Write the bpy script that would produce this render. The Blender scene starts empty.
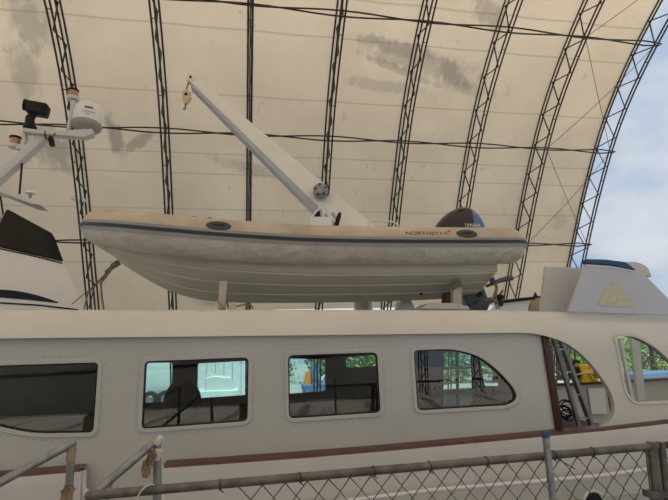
import bpy, bmesh, math, random
from mathutils import Vector, Matrix
random.seed(7)
SC = bpy.context.scene
COL = SC.collection
R = math.radians

# ------------------------------------------------------------------ camera
FPX, PITCH, YAW, ROLL = 477.0, R(12.0), R(10.99), R(-2.1)
CAM = Vector((0, 0, 1.7))
Fv = Vector((math.sin(YAW)*math.cos(PITCH), math.cos(YAW)*math.cos(PITCH), math.sin(PITCH)))
R0 = Vector((math.cos(YAW), -math.sin(YAW), 0)); U0 = R0.cross(Fv)
Rv = math.cos(ROLL)*R0 + math.sin(ROLL)*U0
Uv = -math.sin(ROLL)*R0 + math.cos(ROLL)*U0
cd = bpy.data.cameras.new('camera'); cam = bpy.data.objects.new('camera', cd); COL.objects.link(cam)
m = Matrix((Rv, Uv, -Fv)).transposed().to_4x4(); m.translation = CAM
cam.matrix_world = m
cd.sensor_width = 36; cd.lens = FPX/668*36; cd.clip_start = .05; cd.clip_end = 500
SC.camera = cam

def ray(px, py):
    return Fv + (px-334)/FPX*Rv - (py-250)/FPX*Uv
def at(px, py, Y):
    d = ray(px, py); return CAM + d*(Y/d.y)
def at_z(px, py, z):
    d = ray(px, py); return CAM + d*((z-CAM.z)/d.z)
def xz(px, py, Y):
    p = at(px, py, Y); return (p.x, p.z)

# ------------------------------------------------------------------ materials
def mat(name, col, rough=.5, metal=0, var=.06, scale=3, coat=0, bump=0, bscale=30, col2=None, emit=None, spec=.5):
    M = bpy.data.materials.new(name); M.use_nodes = True
    nt = M.node_tree; b = nt.nodes['Principled BSDF']
    b.inputs['Roughness'].default_value = rough; b.inputs['Metallic'].default_value = metal
    b.inputs['Coat Weight'].default_value = coat; b.inputs['Coat Roughness'].default_value = .08
    b.inputs['Specular IOR Level'].default_value = spec
    tc = nt.nodes.new('ShaderNodeTexCoord'); n = nt.nodes.new('ShaderNodeTexNoise')
    n.inputs['Scale'].default_value = scale; n.inputs['Detail'].default_value = 4
    nt.links.new(tc.outputs['Object'], n.inputs['Vector'])
    r = nt.nodes.new('ShaderNodeValToRGB')
    c2 = col2 or tuple(min(1, c*(1+var)) for c in col)
    c1 = tuple(c*(1-var) for c in col) if not col2 else col
    r.color_ramp.elements[0].color = (*c1, 1); r.color_ramp.elements[1].color = (*c2, 1)
    r.color_ramp.elements[0].position = .35; r.color_ramp.elements[1].position = .65
    nt.links.new(n.outputs['Fac'], r.inputs['Fac']); nt.links.new(r.outputs['Color'], b.inputs['Base Color'])
    if bump:
        n2 = nt.nodes.new('ShaderNodeTexNoise'); n2.inputs['Scale'].default_value = bscale
        nt.links.new(tc.outputs['Object'], n2.inputs['Vector'])
        bp = nt.nodes.new('ShaderNodeBump'); bp.inputs['Strength'].default_value = bump; bp.inputs['Distance'].default_value = .02 if bump < .8 else .055
        nt.links.new(n2.outputs['Fac'], bp.inputs['Height']); nt.links.new(bp.outputs['Normal'], b.inputs['Normal'])
    if emit:
        b.inputs['Emission Color'].default_value = (*emit[:3], 1); b.inputs['Emission Strength'].default_value = emit[3]
    return M

def glass_mat(name, tint, rough=.0, ior=1.45, gloss=1.0):
    M = bpy.data.materials.new(name); M.use_nodes = True; nt = M.node_tree
    nt.nodes.remove(nt.nodes['Principled BSDF']); out = nt.nodes['Material Output']
    t = nt.nodes.new('ShaderNodeBsdfTransparent'); t.inputs['Color'].default_value = (*tint, 1)
    g = nt.nodes.new('ShaderNodeBsdfGlossy'); g.inputs['Roughness'].default_value = rough
    f = nt.nodes.new('ShaderNodeFresnel'); f.inputs['IOR'].default_value = ior
    mx = nt.nodes.new('ShaderNodeMixShader')
    ge = nt.nodes.new('ShaderNodeNewGeometry'); sb = nt.nodes.new('ShaderNodeMath'); sb.operation = 'SUBTRACT'; sb.inputs[0].default_value = 1
    mu = nt.nodes.new('ShaderNodeMath'); mu.operation = 'MULTIPLY'
    nt.links.new(ge.outputs['Backfacing'], sb.inputs[1]); nt.links.new(sb.outputs[0], mu.inputs[0]); nt.links.new(f.outputs[0], mu.inputs[1])
    nt.links.new(mu.outputs[0], mx.inputs[0]); nt.links.new(t.outputs[0], mx.inputs[1]); nt.links.new(g.outputs[0], mx.inputs[2])
    nt.links.new(mx.outputs[0], out.inputs['Surface'])
    return M

M = {}
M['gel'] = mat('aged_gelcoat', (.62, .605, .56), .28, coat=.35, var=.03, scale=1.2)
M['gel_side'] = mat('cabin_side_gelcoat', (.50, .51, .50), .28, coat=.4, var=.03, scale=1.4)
M['hullw'] = mat('white_hull_gelcoat', (.74, .73, .71), .3, coat=.3, var=.03)
M['primer'] = mat('grey_primer_paint', (.50, .52, .60), .3, coat=.5, var=.03)
M['patch'] = mat('sanded_yellow_filler', (.50, .50, .40), .6, var=.1, scale=22, col2=(.60, .58, .44))
M['teak'] = mat('varnished_teak', (.085, .023, .013), .45, var=.3, scale=12, coat=.1)
M['teakd'] = mat('dark_mahogany', (.05, .013, .009), .5, var=.25, scale=10, coat=.1)
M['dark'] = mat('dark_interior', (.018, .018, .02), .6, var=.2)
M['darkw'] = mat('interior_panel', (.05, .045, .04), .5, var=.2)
M['black'] = mat('black_plastic', (.008, .008, .01), .5, var=.2, spec=.25)
M['gask'] = mat('black_rubber_gasket', (.012, .012, .012), .5)
M['steel'] = mat('dark_painted_steel', (.045, .042, .04), .55, metal=.3, var=.25, scale=6)
M['galv'] = mat('galvanised_steel', (.27, .28, .29), .42, metal=.75, var=.18, scale=18)
M['galvd'] = mat('weathered_fence_steel', (.15, .14, .135), .55, metal=.5, var=.3, scale=14)
M['wire'] = mat('fence_wire', (.05, .045, .04), .55, metal=.3)
M['chrome'] = mat('polished_metal', (.55, .55, .55), .18, metal=1, var=.05)
M['white'] = mat('white_paint', (.72, .72, .72), .35, coat=.2, var=.03)
M['arm'] = mat('grey_white_paint', (.56, .56, .56), .4, coat=.1, var=.03)
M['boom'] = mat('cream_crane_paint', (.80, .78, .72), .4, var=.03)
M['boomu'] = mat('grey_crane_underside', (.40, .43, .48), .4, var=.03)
M['tan'] = mat('dusty_tan_tube_fabric', (.44, .36, .275), .75, col2=(.60, .51, .40), scale=2.2, bump=.1, bscale=6)
M['tubeg'] = mat('pale_grey_tube_fabric', (.46, .44, .40), .7, col2=(.56, .54, .50), scale=2.5, bump=.9, bscale=7)
M['strake'] = mat('light_grey_rubber', (.30, .30, .29), .6, var=.08)
M['navy'] = mat('navy_rubber_line', (.022, .026, .045), .55)
M['ribh'] = mat('dinghy_hull_gelcoat', (.50, .49, .43), .4, coat=.1, var=.05, scale=2)
M['ribs'] = mat('spray_rail_gelcoat', (.62, .61, .55), .4)
M['cowl'] = mat('charcoal_engine_cowl', (.028, .026, .026), .35, coat=.15, spec=.3, var=.1)
M['cowlb'] = mat('cowl_blue_reflection', (.07, .13, .30), .3, coat=.4)
M['motor'] = mat('engine_leg_paint', (.06, .07, .095), .35, coat=.3)
M['logo'] = mat('dark_grey_print', (.055, .05, .05), .6)
M['red'] = mat('red_print', (.55, .03, .03), .5)
M['blue'] = mat('blue_painter_tape', (.03, .08, .19), .5, var=.1)
M['capb'] = mat('blue_masking_cover', (.012, .055, .17), .5, var=.2)
M['yellow'] = mat('yellow_engine_paint', (.80, .53, .015), .38, coat=.2)
M['rope'] = mat('tan_rope', (.26, .20, .12), .8, var=.25, scale=60)
M['orope'] = mat('orange_rope', (.55, .28, .05), .8, var=.2, scale=60)
M['strap'] = mat('dirty_grey_webbing', (.16, .145, .12), .8, var=.3, scale=40)
M['rag'] = mat('dirty_tan_rag', (.24, .17, .10), .85, col2=(.45, .36, .25), scale=18)
M['tape'] = mat('pale_masking_tape', (.62, .58, .5), .7)
M['wood'] = mat('varnished_block_wood', (.60, .47, .30), .5, var=.15, scale=30)
M['chock'] = mat('chock_paint', (.47, .46, .40), .55, var=.08)
M['rust'] = mat('rusty_pad', (.17, .06, .035), .7, var=.3)
M['amber'] = mat('amber_lens', (.38, .20, .09), .3, coat=.5)
M['fender'] = mat('tan_canvas', (.40, .34, .25), .8, var=.12, scale=20)
M['smoke'] = mat('black_glass_panel', (.006, .006, .007), .08, coat=0, var=.1, spec=.25)
M['conc'] = mat('yard_concrete', (.30, .285, .26), .85, var=.15, scale=.8, bump=.3)
M['dirt'] = mat('yard_ground', (.40, .38, .34), .9, var=.2, scale=.3)
M['bark'] = mat('tree_bark', (.12, .09, .06), .9, var=.3, scale=8)
M['leaf'] = mat('bright_green_leaves', (.07, .17, .025), .55, col2=(.22, .40, .07), scale=1.5)
M['leafd'] = mat('dark_green_leaves', (.03, .09, .02), .55, col2=(.10, .22, .05), scale=1.5)
M['shed'] = mat('white_metal_siding', (.72, .75, .76), .5, var=.05)
M['trail'] = mat('pale_trailer_panel', (.70, .76, .78), .45, var=.05)
M['tyre'] = mat('tyre_rubber', (.02, .02, .02), .8)
M['orange'] = mat('orange_paint', (.75, .30, .04), .5)
M['tarp'] = mat('blue_tarpaulin', (.09, .19, .36), .6)
M['padg'] = mat('charcoal_rubber_pad', (.05, .048, .046), .6)
M['alu'] = mat('dull_aluminium', (.50, .51, .52), .45, metal=.3, var=.1)
M['glass'] = glass_mat('tinted_window_glass', (.86, .90, .90), ior=2.0)
M['glassf'] = glass_mat('teal_window_glass', (.78, .96, .97), ior=1.4)
M['glassc'] = glass_mat('clear_window_glass', (.90, .93, .92), ior=1.5)
M['whitebt'] = mat('neighbour_white_gelcoat', (.74, .72, .69), .25, coat=.5, var=.02)

# ------------------------------------------------------------------ mesh helpers
class MB:
    def __init__(s): s.bm = bmesh.new(); s.mi = 0
    def face(s, vs):
        try:
            f = s.bm.faces.new(vs); f.material_index = s.mi; return f
        except ValueError: return None
    def box(s, c, size, rot=None, bevel=0):
        mtx = Matrix.Translation(Vector(c)) @ (rot or Matrix.Identity(4)) @ Matrix.Diagonal((*size, 1))
        r = bmesh.ops.create_cube(s.bm, size=1, matrix=mtx)
        fs = set(f for v in r['verts'] for f in v.link_faces)
        for f in fs: f.material_index = s.mi
        if bevel:
            es = list(set(e for v in r['verts'] for e in v.link_edges))
            bmesh.ops.bevel(s.bm, geom=es, offset=bevel, segments=2, affect='EDGES', profile=.5)
        return s
    def bar(s, a, b, w, h, up=(0, 0, 1), bevel=0):
        a, b = Vector(a), Vector(b); d = (b-a); L = d.length; d.normalize()
        up = Vector(up)
        if abs(d.dot(up)) > .98: up = Vector((1, 0, 0))
        x = d; y = up.cross(x).normalized(); z = x.cross(y)
        rm = Matrix((x, y, z)).transposed().to_4x4()
        return s.box((a+b)/2, (L, w, h), rm, bevel)
    def tube(s, pts, r, n=8, caps=True, closed=False):
        pts = [Vector(p) for p in pts]; k = len(pts)
        rs = r if isinstance(r, (list, tuple)) else [r]*k
        rings = []; prev = None
        for i, p in enumerate(pts):
            if closed: t = pts[(i+1) % k]-pts[i-1]
            else: t = pts[min(i+1, k-1)]-pts[max(i-1, 0)]
            t.normalize()
            if prev is None:
                ref = Vector((0, 0, 1)) if abs(t.z) < .9 else Vector((1, 0, 0))
                nrm = (ref-t*ref.dot(t)).normalized()
            else:
                nrm = (prev-t*prev.dot(t)).normalized()
            prev = nrm; bi = t.cross(nrm)
            rings.append([s.bm.verts.new(p+(nrm*math.cos(2*math.pi*j/n)+bi*math.sin(2*math.pi*j/n))*rs[i]) for j in range(n)])
        rng = range(k if closed else k-1)
        for i in rng:
            A, B = rings[i], rings[(i+1) % k]
            for j in range(n):
                s.face((A[j], A[(j+1) % n], B[(j+1) % n], B[j]))
        if caps and not closed:
            s.face(rings[0][::-1]); s.face(rings[-1])
        return s
    def lathe(s, prof, c, axis=(0, 0, 1), n=24):
        axis = Vector(axis).normalized(); ref = Vector((0, 0, 1)) if abs(axis.z) < .9 else Vector((1, 0, 0))
        u = (ref-axis*ref.dot(axis)).normalized(); v = axis.cross(u); c = Vector(c)
        rings = []
        for (r, h) in prof:
            if r < 1e-6: rings.append([s.bm.verts.new(c+axis*h)])
            else: rings.append([s.bm.verts.new(c+axis*h+(u*math.cos(2*math.pi*j/n)+v*math.sin(2*math.pi*j/n))*r) for j in range(n)])
        for A, B in zip(rings, rings[1:]):
            for j in range(n):
                a0, a1 = A[j % len(A)], A[(j+1) % len(A)]; b0, b1 = B[j % len(B)], B[(j+1) % len(B)]
                vs = []
                for q in (a0, a1, b1, b0):
                    if q not in vs: vs.append(q)
                if len(vs) > 2: s.face(vs)
        return s
    def sphere(s, c, r, sc=(1, 1, 1), u=16, v=10, rot=None):
        mtx = Matrix.Translation(Vector(c)) @ (rot or Matrix.Identity(4)) @ Matrix.Diagonal((*sc, 1))
        rr = bmesh.ops.create_uvsphere(s.bm, u_segments=u, v_segments=v, radius=r, matrix=mtx)
        for f in set(f for q in rr['verts'] for f in q.link_faces): f.material_index = s.mi
        return s
    def prism(s, pts, off):
        """closed polygon pts (3-D) extruded by vector off"""
        off = Vector(off); a = [s.bm.verts.new(Vector(p)) for p in pts]; b = [s.bm.verts.new(Vector(p)+off) for p in pts]
        s.face(a); s.face(b[::-1]); n = len(a)
        for i in range(n): s.face((a[i], b[i], b[(i+1) % n], a[(i+1) % n]))
        return s
    def grid(s, rows):
        V = [[s.bm.verts.new(Vector(p)) for p in r] for r in rows]
        for A, B in zip(V, V[1:]):
            for j in range(len(A)-1): s.face((A[j], A[j+1], B[j+1], B[j]))
        return s
    def build(s, name, mats, parent=None, smooth=True, angle=35, recalc=True):
        if recalc: bmesh.ops.recalc_face_normals(s.bm, faces=s.bm.faces[:])
        me = bpy.data.meshes.new(name); s.bm.to_mesh(me); s.bm.free()
        return link(name, me, mats, parent, smooth, angle)

def link(name, me, mats, parent=None, smooth=True, angle=35):
    if not isinstance(mats, (list, tuple)): mats = [mats]
    keep = [p.material_index for p in me.polygons]
    me.materials.clear()
    for q in mats: me.materials.append(q)
    for p, k_ in zip(me.polygons, keep): p.material_index = min(k_, len(mats)-1)
    if smooth:
        for p in me.polygons: p.use_smooth = True
        me.set_sharp_from_angle(angle=R(angle))
    o = bpy.data.objects.new(name, me); COL.objects.link(o)
    if parent:
        o.parent = parent; o.matrix_parent_inverse = Matrix.Translation(wl(parent)).inverted()
    return o
def wl(o):
    v = Vector(o.location)
    if o.parent: v = Vector((0, 0, 0)) if o.type == 'MESH' else v
    return v if o.type == 'EMPTY' else Vector((0, 0, 0))
def tag(o, label=None, cat=None, group=None, kind=None):
    for k, v in (('label', label), ('category', cat), ('group', group), ('kind', kind)):
        if v: o[k] = v
    return o
def thing(name, label, cat, loc, group=None):
    o = bpy.data.objects.new(name, None); COL.objects.link(o); o.location = loc; o.empty_display_size = .1
    return tag(o, label, cat, group)
def copy_tree(o, loc, label, group=None):
    c = o.copy(); COL.objects.link(c); c.location = loc; c['label'] = label
    if group: c['group'] = group
    for ch in [q for q in COL.objects if q.parent == o]:
        d = ch.copy(); COL.objects.link(d); d.parent = c; d.matrix_parent_inverse = ch.matrix_parent_inverse.copy()
        for g in [q for q in COL.objects if q.parent == ch]:
            e = g.copy(); COL.objects.link(e); e.parent = d; e.matrix_parent_inverse = g.matrix_parent_inverse.copy()
    return c

def smoothpts(P, k=8, closed=False):
    P = [Vector(p) for p in P]; n = len(P); out = []
    segs = n if closed else n-1
    for i in range(segs):
        p0 = P[i-1] if (i or closed) else P[0]*2-P[1]; p1 = P[i]; p2 = P[(i+1) % n]
        p3 = P[(i+2) % n] if (closed or i+2 < n) else P[-1]*2-P[-2]
        for j in range(k):
            t = j/k
            out.append(.5*((2*p1)+(-p0+p2)*t+(2*p0-5*p1+4*p2-p3)*t*t+(-p0+3*p1-3*p2+p3)*t**3))
    if not closed: out.append(P[-1])
    return out
def rounded(P, r, k=5):
    """P list of 2-D tuples, r radius or list: rounded polygon"""
    out = []; n = len(P)
    for i in range(n):
        a = Vector(P[i-1]); b = Vector(P[i]); c = Vector(P[(i+1) % n])
        rr = r[i] if isinstance(r, (list, tuple)) else r
        if rr <= 0: out.append(tuple(b)); continue
        d1 = (a-b); d2 = (c-b); q = min(rr, d1.length*.49, d2.length*.49)
        s, e = b+d1.normalized()*q, b+d2.normalized()*q
        for j in range(k+1):
            t = j/k; p = s*(1-t)**2+b*2*t*(1-t)+e*t*t; out.append(tuple(p))
    return out
def mapY(P, Y): return [xz(px, py, Y) for px, py in P]
def grow(P, d):
    """offset 2-D loop outward by d (approx)"""
    n = len(P); area = sum(P[i-1][0]*P[i][1]-P[i][0]*P[i-1][1] for i in range(n)); sg = 1 if area > 0 else -1
    out = []
    for i in range(n):
        a, b, c = Vector(P[i-1]), Vector(P[i]), Vector(P[(i+1) % n])
        t = (b-a).normalized()+(c-b).normalized(); t.normalize()
        out.append((b.x+t.y*d*sg, b.y-t.x*d*sg))
    return out
def plate(name, loops, Y, thick, mats, parent=None, bevel=0, deform=None, slices=(), angle=35):
    """flat plate in XZ with holes; front face at Y, back at Y+thick"""
    cu = bpy.data.curves.new('tmp', 'CURVE'); cu.dimensions = '2D'; cu.fill_mode = 'BOTH'
    cu.extrude = thick/2-bevel; cu.bevel_depth = bevel; cu.bevel_resolution = 2; cu.offset = -bevel
    for L in loops:
        sp = cu.splines.new('POLY'); sp.points.add(len(L)-1); sp.use_cyclic_u = True
        for q, (x, z) in zip(sp.points, L): q.co = (x, z, 0, 1)
    ob = bpy.data.objects.new('tmp', cu); COL.objects.link(ob)
    dg = bpy.context.evaluated_depsgraph_get(); dg.update()
    me = bpy.data.meshes.new_from_object(ob.evaluated_get(dg)); bpy.data.objects.remove(ob)
    me.transform(Matrix(((1, 0, 0, 0), (0, 0, -1, Y+thick/2), (0, 1, 0, 0), (0, 0, 0, 1))))
    if deform:
        bm = bmesh.new(); bm.from_mesh(me)
        bmesh.ops.remove_doubles(bm, verts=bm.verts[:], dist=1e-5)
        for co, no in slices:
            bmesh.ops.bisect_plane(bm, geom=bm.verts[:]+bm.edges[:]+bm.faces[:], plane_co=co, plane_no=no)
        for v in bm.verts: v.co.y += deform(v.co)
        bm.to_mesh(me); bm.free()
    me.name = name
    return link(name, me, mats, parent, True, angle)
def inside(p, L):
    c = False; n = len(L)
    for i in range(n):
        (x1, y1), (x2, y2) = L[i-1], L[i]
        if (y1 > p[1]) != (y2 > p[1]) and p[0] < (x2-x1)*(p[1]-y1)/(y2-y1)+x1: c = not c
    return c
def gridplate(name, loops, Y, thick, m_, parent, deform, dx=.09, dz=.035, angle=50):
    from mathutils.geometry import delaunay_2d_cdt
    vs, es = [], []
    dense = []
    for L in loops:
        D = []
        for i in range(len(L)):
            a, b = Vector(L[i]), Vector(L[(i+1) % len(L)]); n = max(1, int((b-a).length/.07))
            D += [tuple(a+(b-a)*j/n) for j in range(n)]
        dense.append(D)
    for D in dense:
        k = len(vs); vs += [Vector(p) for p in D]; es += [(k+i, k+(i+1) % len(D)) for i in range(len(D))]
    bnd = list(vs)
    O = loops[0]; xs_ = [p[0] for p in O]; zs_ = [p[1] for p in O]
    z = min(zs_)+dz*.5; row = 0
    while z < max(zs_):
        x = min(xs_)+(dx*.5 if row % 2 else 0)
        near = [b for b in bnd if abs(b.y-z) < .02]
        while x < max(xs_):
            p = (x, z)
            if inside(p, O) and not any(inside(p, H) for H in loops[1:]) and all(abs(b.x-x) > .02 for b in near): vs.append(Vector(p))
            x += dx
        z += dz; row += 1
    V, E_, F, _, _, _ = delaunay_2d_cdt(vs, es, [], 1, 1e-6)
    bm = bmesh.new(); A = [bm.verts.new((v.x, 0, v.y)) for v in V]; B = [bm.verts.new((v.x, thick, v.y)) for v in V]
    bm.verts.index_update(); cnt = {}
    for f in F:
        c = sum((V[i] for i in f), Vector((0, 0)))/len(f)
        if not inside(c, O) or any(inside(c, H) for H in loops[1:]): continue
        bm.faces.new([A[i] for i in f]); bm.faces.new([B[i] for i in f[::-1]])
        for i in range(len(f)):
            e = (f[i], f[(i+1) % len(f)]); cnt[e] = 1
    for (a, b) in list(cnt):
        if (b, a) not in cnt: bm.faces.new((A[b], A[a], B[a], B[b]))
    bmesh.ops.delete(bm, geom=[v for v in bm.verts if not v.link_faces], context='VERTS')
    bmesh.ops.recalc_face_normals(bm, faces=bm.faces[:])
    for v in bm.verts: v.co.y += Y+deform(v.co)
    me = bpy.data.meshes.new(name); bm.to_mesh(me); bm.free()
    return link(name, me, m_, parent, True, angle)
def text_mesh(s, size, extrude=.0015):
    cu = bpy.data.curves.new('t', 'FONT'); cu.body = s; cu.size = size; cu.extrude = extrude
    ob = bpy.data.objects.new('t', cu); COL.objects.link(ob)
    dg = bpy.context.evaluated_depsgraph_get(); dg.update()
    me = bpy.data.meshes.new_from_object(ob.evaluated_get(dg)); bpy.data.objects.remove(ob)
    return me

# ------------------------------------------------------------------ the fabric building
S = 3.0
ARCH = [(21.7, -.8), (21.3, 1.0), (20.55, 3.1), (19.45, 5.15), (17.75, 8.15), (15.85, 10.85), (13.5, 13.0), (10.6, 14.8),
        (7.2, 16.0), (3.5, 16.5), (0, 16.2), (-3.5, 15.2), (-7, 13.4), (-10, 10.8), (-12.2, 7.6), (-13.4, 4.4), (-13.9, 1.8), (-14.1, -.8)]
AC = [(p.x, p.y) for p in smoothpts([(a, b, 0) for a, b in ARCH], 10)]
# resample evenly
def resample(P, step):
    out = [P[0]]; acc = 0
    for a, b in zip(P, P[1:]):
        a, b = Vector(a), Vector(b); L = (b-a).length; d = step-acc
        while d <= L:
            out.append(tuple(a+(b-a)*(d/L))); d += step
        acc = L-(d-step)
    return out
AP = resample(AC, .62)
def offs(P, d):
    out = []
    for i in range(len(P)):
        a = Vector(P[max(i-1, 0)]); b = Vector(P[min(i+1, len(P)-1)]); t = (b-a).normalized()
        out.append((P[i][0]+t.y*d, P[i][1]-t.x*d))     # outward
    return out
DEP = .45
OUT, INN = offs(AP, DEP), offs(AP, -DEP)
def truss_x(i): return (i-3+.065)*S
names = {-1: 'beyond the left edge', 0: 'at the far left edge behind the mast', 1: 'at left, passing behind the white radar dome', 2: 'second from the left above the dinghy bow',
         3: 'standing upright in view, crossed by the crane boom', 4: 'rising behind the crane winch', 5: 'rising above the dinghy name lettering',
         6: 'rising above the outboard motor', 7: 'next to last before the open sky', 8: 'at the open end against the sky'}
t0 = None
def truss(i):
    x = truss_x(i); hw = .07
    t = thing('roof_truss', 'dark steel arched lattice truss '+names[i], 'truss', (x, 21.7, -.8), 'arched roof trusses of the fabric shed')
    for (pp, sx) in ((OUT, -1), (OUT, 1), (INN, -1), (INN, 1)):
        MB().tube([(x+sx*hw, a, b) for a, b in pp], .034, 6).build('chord', M['steel'], t)
    mb = MB()
    n = len(AP)
    for sx in (0,):
        for k in range(0, n-2, 2):
            a, b, c = INN[k], OUT[k+1], INN[min(k+2, n-1)]
            mb.tube([(x+sx*hw, *a), (x+sx*hw, *b)], .027, 5); mb.tube([(x+sx*hw, *b), (x+sx*hw, *c)], .024, 5)
    for k in range(1, n, 4):
        for pp in (OUT, INN): mb.tube([(x-hw, *pp[k]), (x+hw, *pp[k])], .018, 5)
    mb.build('lattice', M['steel'], t)
    return t
t0 = truss(-1)
for i in range(0, 9):
    copy_tree(t0, (truss_x(i), 21.7, -.8), 'dark steel arched lattice truss '+names[i], 'arched roof trusses of the fabric shed')
# fabric skin
FO = offs(AP, DEP+.05)
rows = []
xs = []
x0, x1 = truss_x(-5)-.2, truss_x(8)+.12  # fabric carried on unseen to the left, added to block sky light
k0 = next(k for k, p in enumerate(FO) if p[1] > 3.2)
k1 = max(k for k, p in enumerate(FO) if p[1] > 6.5)
NX = 13*6
for k in range(k0, k1+1):
    row = []
    a = Vector(FO[max(k-1, 0)]); b = Vector(FO[min(k+1, len(FO)-1)]); t = (b-a).normalized()
    for j in range(NX+1):
        x = x0+(x1-x0)*j/NX
        ph = ((x-truss_x(0))/S) % 1.0
        bul = .03*math.sin(math.pi*ph)**2
        row.append((x, FO[k][0]-t.y*bul*-1, FO[k][1]+t.x*bul*-1))
    rows.append(row)
def fabric_mat():
    Mt = bpy.data.materials.new('translucent_shed_fabric'); Mt.use_nodes = True; nt = Mt.node_tree
    nt.nodes.remove(nt.nodes['Principled BSDF']); out = nt.nodes['Material Output']
    N = nt.nodes.new; L = nt.links.new
    tc = N('ShaderNodeTexCoord'); sep = N('ShaderNodeSeparateXYZ'); L(tc.outputs['Object'], sep.inputs[0])
    def math_(op, a, b=None, c=None):
        q = N('ShaderNodeMath'); q.operation = op
        for i, v in enumerate((a, b, c)):
            if v is None: continue
            if isinstance(v, (int, float)): q.inputs[i].default_value = v
            else: L(v, q.inputs[i])
        return q.outputs[0]
    def mixc(fac, a, b):
        q = N('ShaderNodeMix'); q.data_type = 'RGBA'
        L(fac, q.inputs[0])
        for i, v in ((6, a), (7, b)):
            if isinstance(v, tuple): q.inputs[i].default_value = (*v, 1)
            else: L(v, q.inputs[i])
        return q.outputs[2]
    n = N('ShaderNodeTexNoise'); n.inputs['Scale'].default_value = .35; n.inputs['Detail'].default_value = 6; n.inputs['Roughness'].default_value = .6
    L(tc.outputs['Object'], n.inputs['Vector'])
    r = N('ShaderNodeValToRGB'); r.color_ramp.elements[0].position = .3; r.color_ramp.elements[1].position = .7
    r.color_ramp.elements[0].color = (.60, .495, .36, 1); r.color_ramp.elements[1].color = (.72, .605, .455, 1)
    L(n.outputs['Fac'], r.inputs['Fac'])
    col = r.outputs['Color']
    # fine grime
    n2 = N('ShaderNodeTexNoise'); n2.inputs['Scale'].default_value = 1.6; n2.inputs['Detail'].default_value = 8; n2.inputs['Roughness'].default_value = .7
    mp = N('ShaderNodeMapping'); mp.inputs['Scale'].default_value = (1.4, 1, .6); L(tc.outputs['Object'], mp.inputs[0]); L(mp.outputs[0], n2.inputs['Vector'])
    g = math_('SMOOTH_MIN', math_('MAXIMUM', math_('MULTIPLY', math_('SUBTRACT', n2.outputs['Fac'], .62), 6), 0), .35, .1)
    col = mixc(g, col, (.30, .26, .20))
    # sewn seams running along the building at fixed heights
    seams = [5.0, 6.55, 9.35, 10.05, 12.05, 13.9, 15.3]
    acc = None
    for h in SEAMS:
        d = math_('ABSOLUTE', math_('SUBTRACT', sep.outputs[2], h))
        s_ = math_('LESS_THAN', d, .022)
        acc = s_ if acc is None else math_('MAXIMUM', acc, s_)
    col = mixc(math_('MULTIPLY', acc, .28), col, (.16, .14, .12))
    # individual stains (x, z, rx, rz, tilt, strength)
    for (cx, cz, rx, rz, tl, st) in STAINS:
        dx = math_('SUBTRACT', sep.outputs[0], cx); dz = math_('SUBTRACT', sep.outputs[2], cz)
        c_, s2 = math.cos(tl), math.sin(tl)
        u = math_('DIVIDE', math_('ADD', math_('MULTIPLY', dx, c_), math_('MULTIPLY', dz, s2)), rx)
        v = math_('DIVIDE', math_('SUBTRACT', math_('MULTIPLY', dz, c_), math_('MULTIPLY', dx, s2)), rz)
        rr = math_('ADD', math_('MULTIPLY', u, u), math_('MULTIPLY', v, v))
        n3 = N('ShaderNodeTexNoise'); n3.inputs['Scale'].default_value = 2.5; n3.inputs['Detail'].default_value = 5; L(mp.outputs[0], n3.inputs['Vector'])
        rr = math_('ADD', rr, math_('MULTIPLY', math_('SUBTRACT', n3.outputs['Fac'], .5), 2.2))
        msk = math_('MULTIPLY', math_('MINIMUM', math_('MAXIMUM', math_('SUBTRACT', 1.0, rr), 0), .8), st)
        col = mixc(msk, col, (.22, .20, .17))
    d = N('ShaderNodeBsdfDiffuse'); t = N('ShaderNodeBsdfTranslucent'); mx = N('ShaderNodeMixShader'); mx.inputs[0].default_value = .5
    L(col, d.inputs['Color']); L(col, t.inputs['Color']); L(d.outputs[0], mx.inputs[1]); L(t.outputs[0], mx.inputs[2])
    bp = N('ShaderNodeBump'); bp.inputs['Strength'].default_value = .35; bp.inputs['Distance'].default_value = .15
    L(n.outputs['Fac'], bp.inputs['Height']); L(bp.outputs['Normal'], d.inputs['Normal'])
    L(mx.outputs[0], out.inputs['Surface'])
    return Mt
def fab_hit(px, py):
    """point where a pixel's ray meets the fabric"""
    d = ray(px, py); best = None
    for a, b in zip(FO, FO[1:]):
        # solve CAM.yz + s*d.yz on segment
        ex, ez = b[0]-a[0], b[1]-a[1]
        det = d.y*(-ez)-d.z*(-ex)
        if abs(det) < 1e-9: continue
        bx, bz = a[0]-CAM.y, a[1]-CAM.z
        s_ = (bx*(-ez)-bz*(-ex))/det; u = (d.y*bz-d.z*bx)/det
        if s_ > 0 and 0 <= u <= 1: return CAM+d*s_
    return CAM+d*20
SEAMS = [fab_hit(*q).z for q in ((20, 10), (20, 82), (20, 146), (150, 208), (440, 8), (400, 180), (60, 262))]
STAINS = []
for (px, py, rx, rz, tl, st) in ((425, 62, 3.0, .38, -.12, .5), (395, 47, 1.8, .2, -.1, .5), (452, 74, 1.0, .3, -.4, .6), (385, 86, 2.0, .2, -.05, .4), (470, 90, 1.4, .2, -.1, .35), (400, 70, 2.0, .12, -.2, .5),
                                 (115, 138, .32, .8, .3, .8), (140, 141, .75, .22, .5, .7), (30, 22, .7, .8, .4, .6), (25, 70, .5, .9, 0, .5), (55, 150, 1.1, .7, -.5, .7),
                                 (250, 168, 1.6, .25, -.2, .4), (210, 300, .8, .3, 0, .5), (490, 15, 1.0, .3, -.3, .6), (560, 220, .4, .5, 0, .3)):
    p = fab_hit(px, py); STAINS.append((p.x, p.z, rx, rz, tl, st))
fab = MB().grid(rows).build('ceiling', fabric_mat(), angle=180)
fab['kind'] = 'structure'

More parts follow.
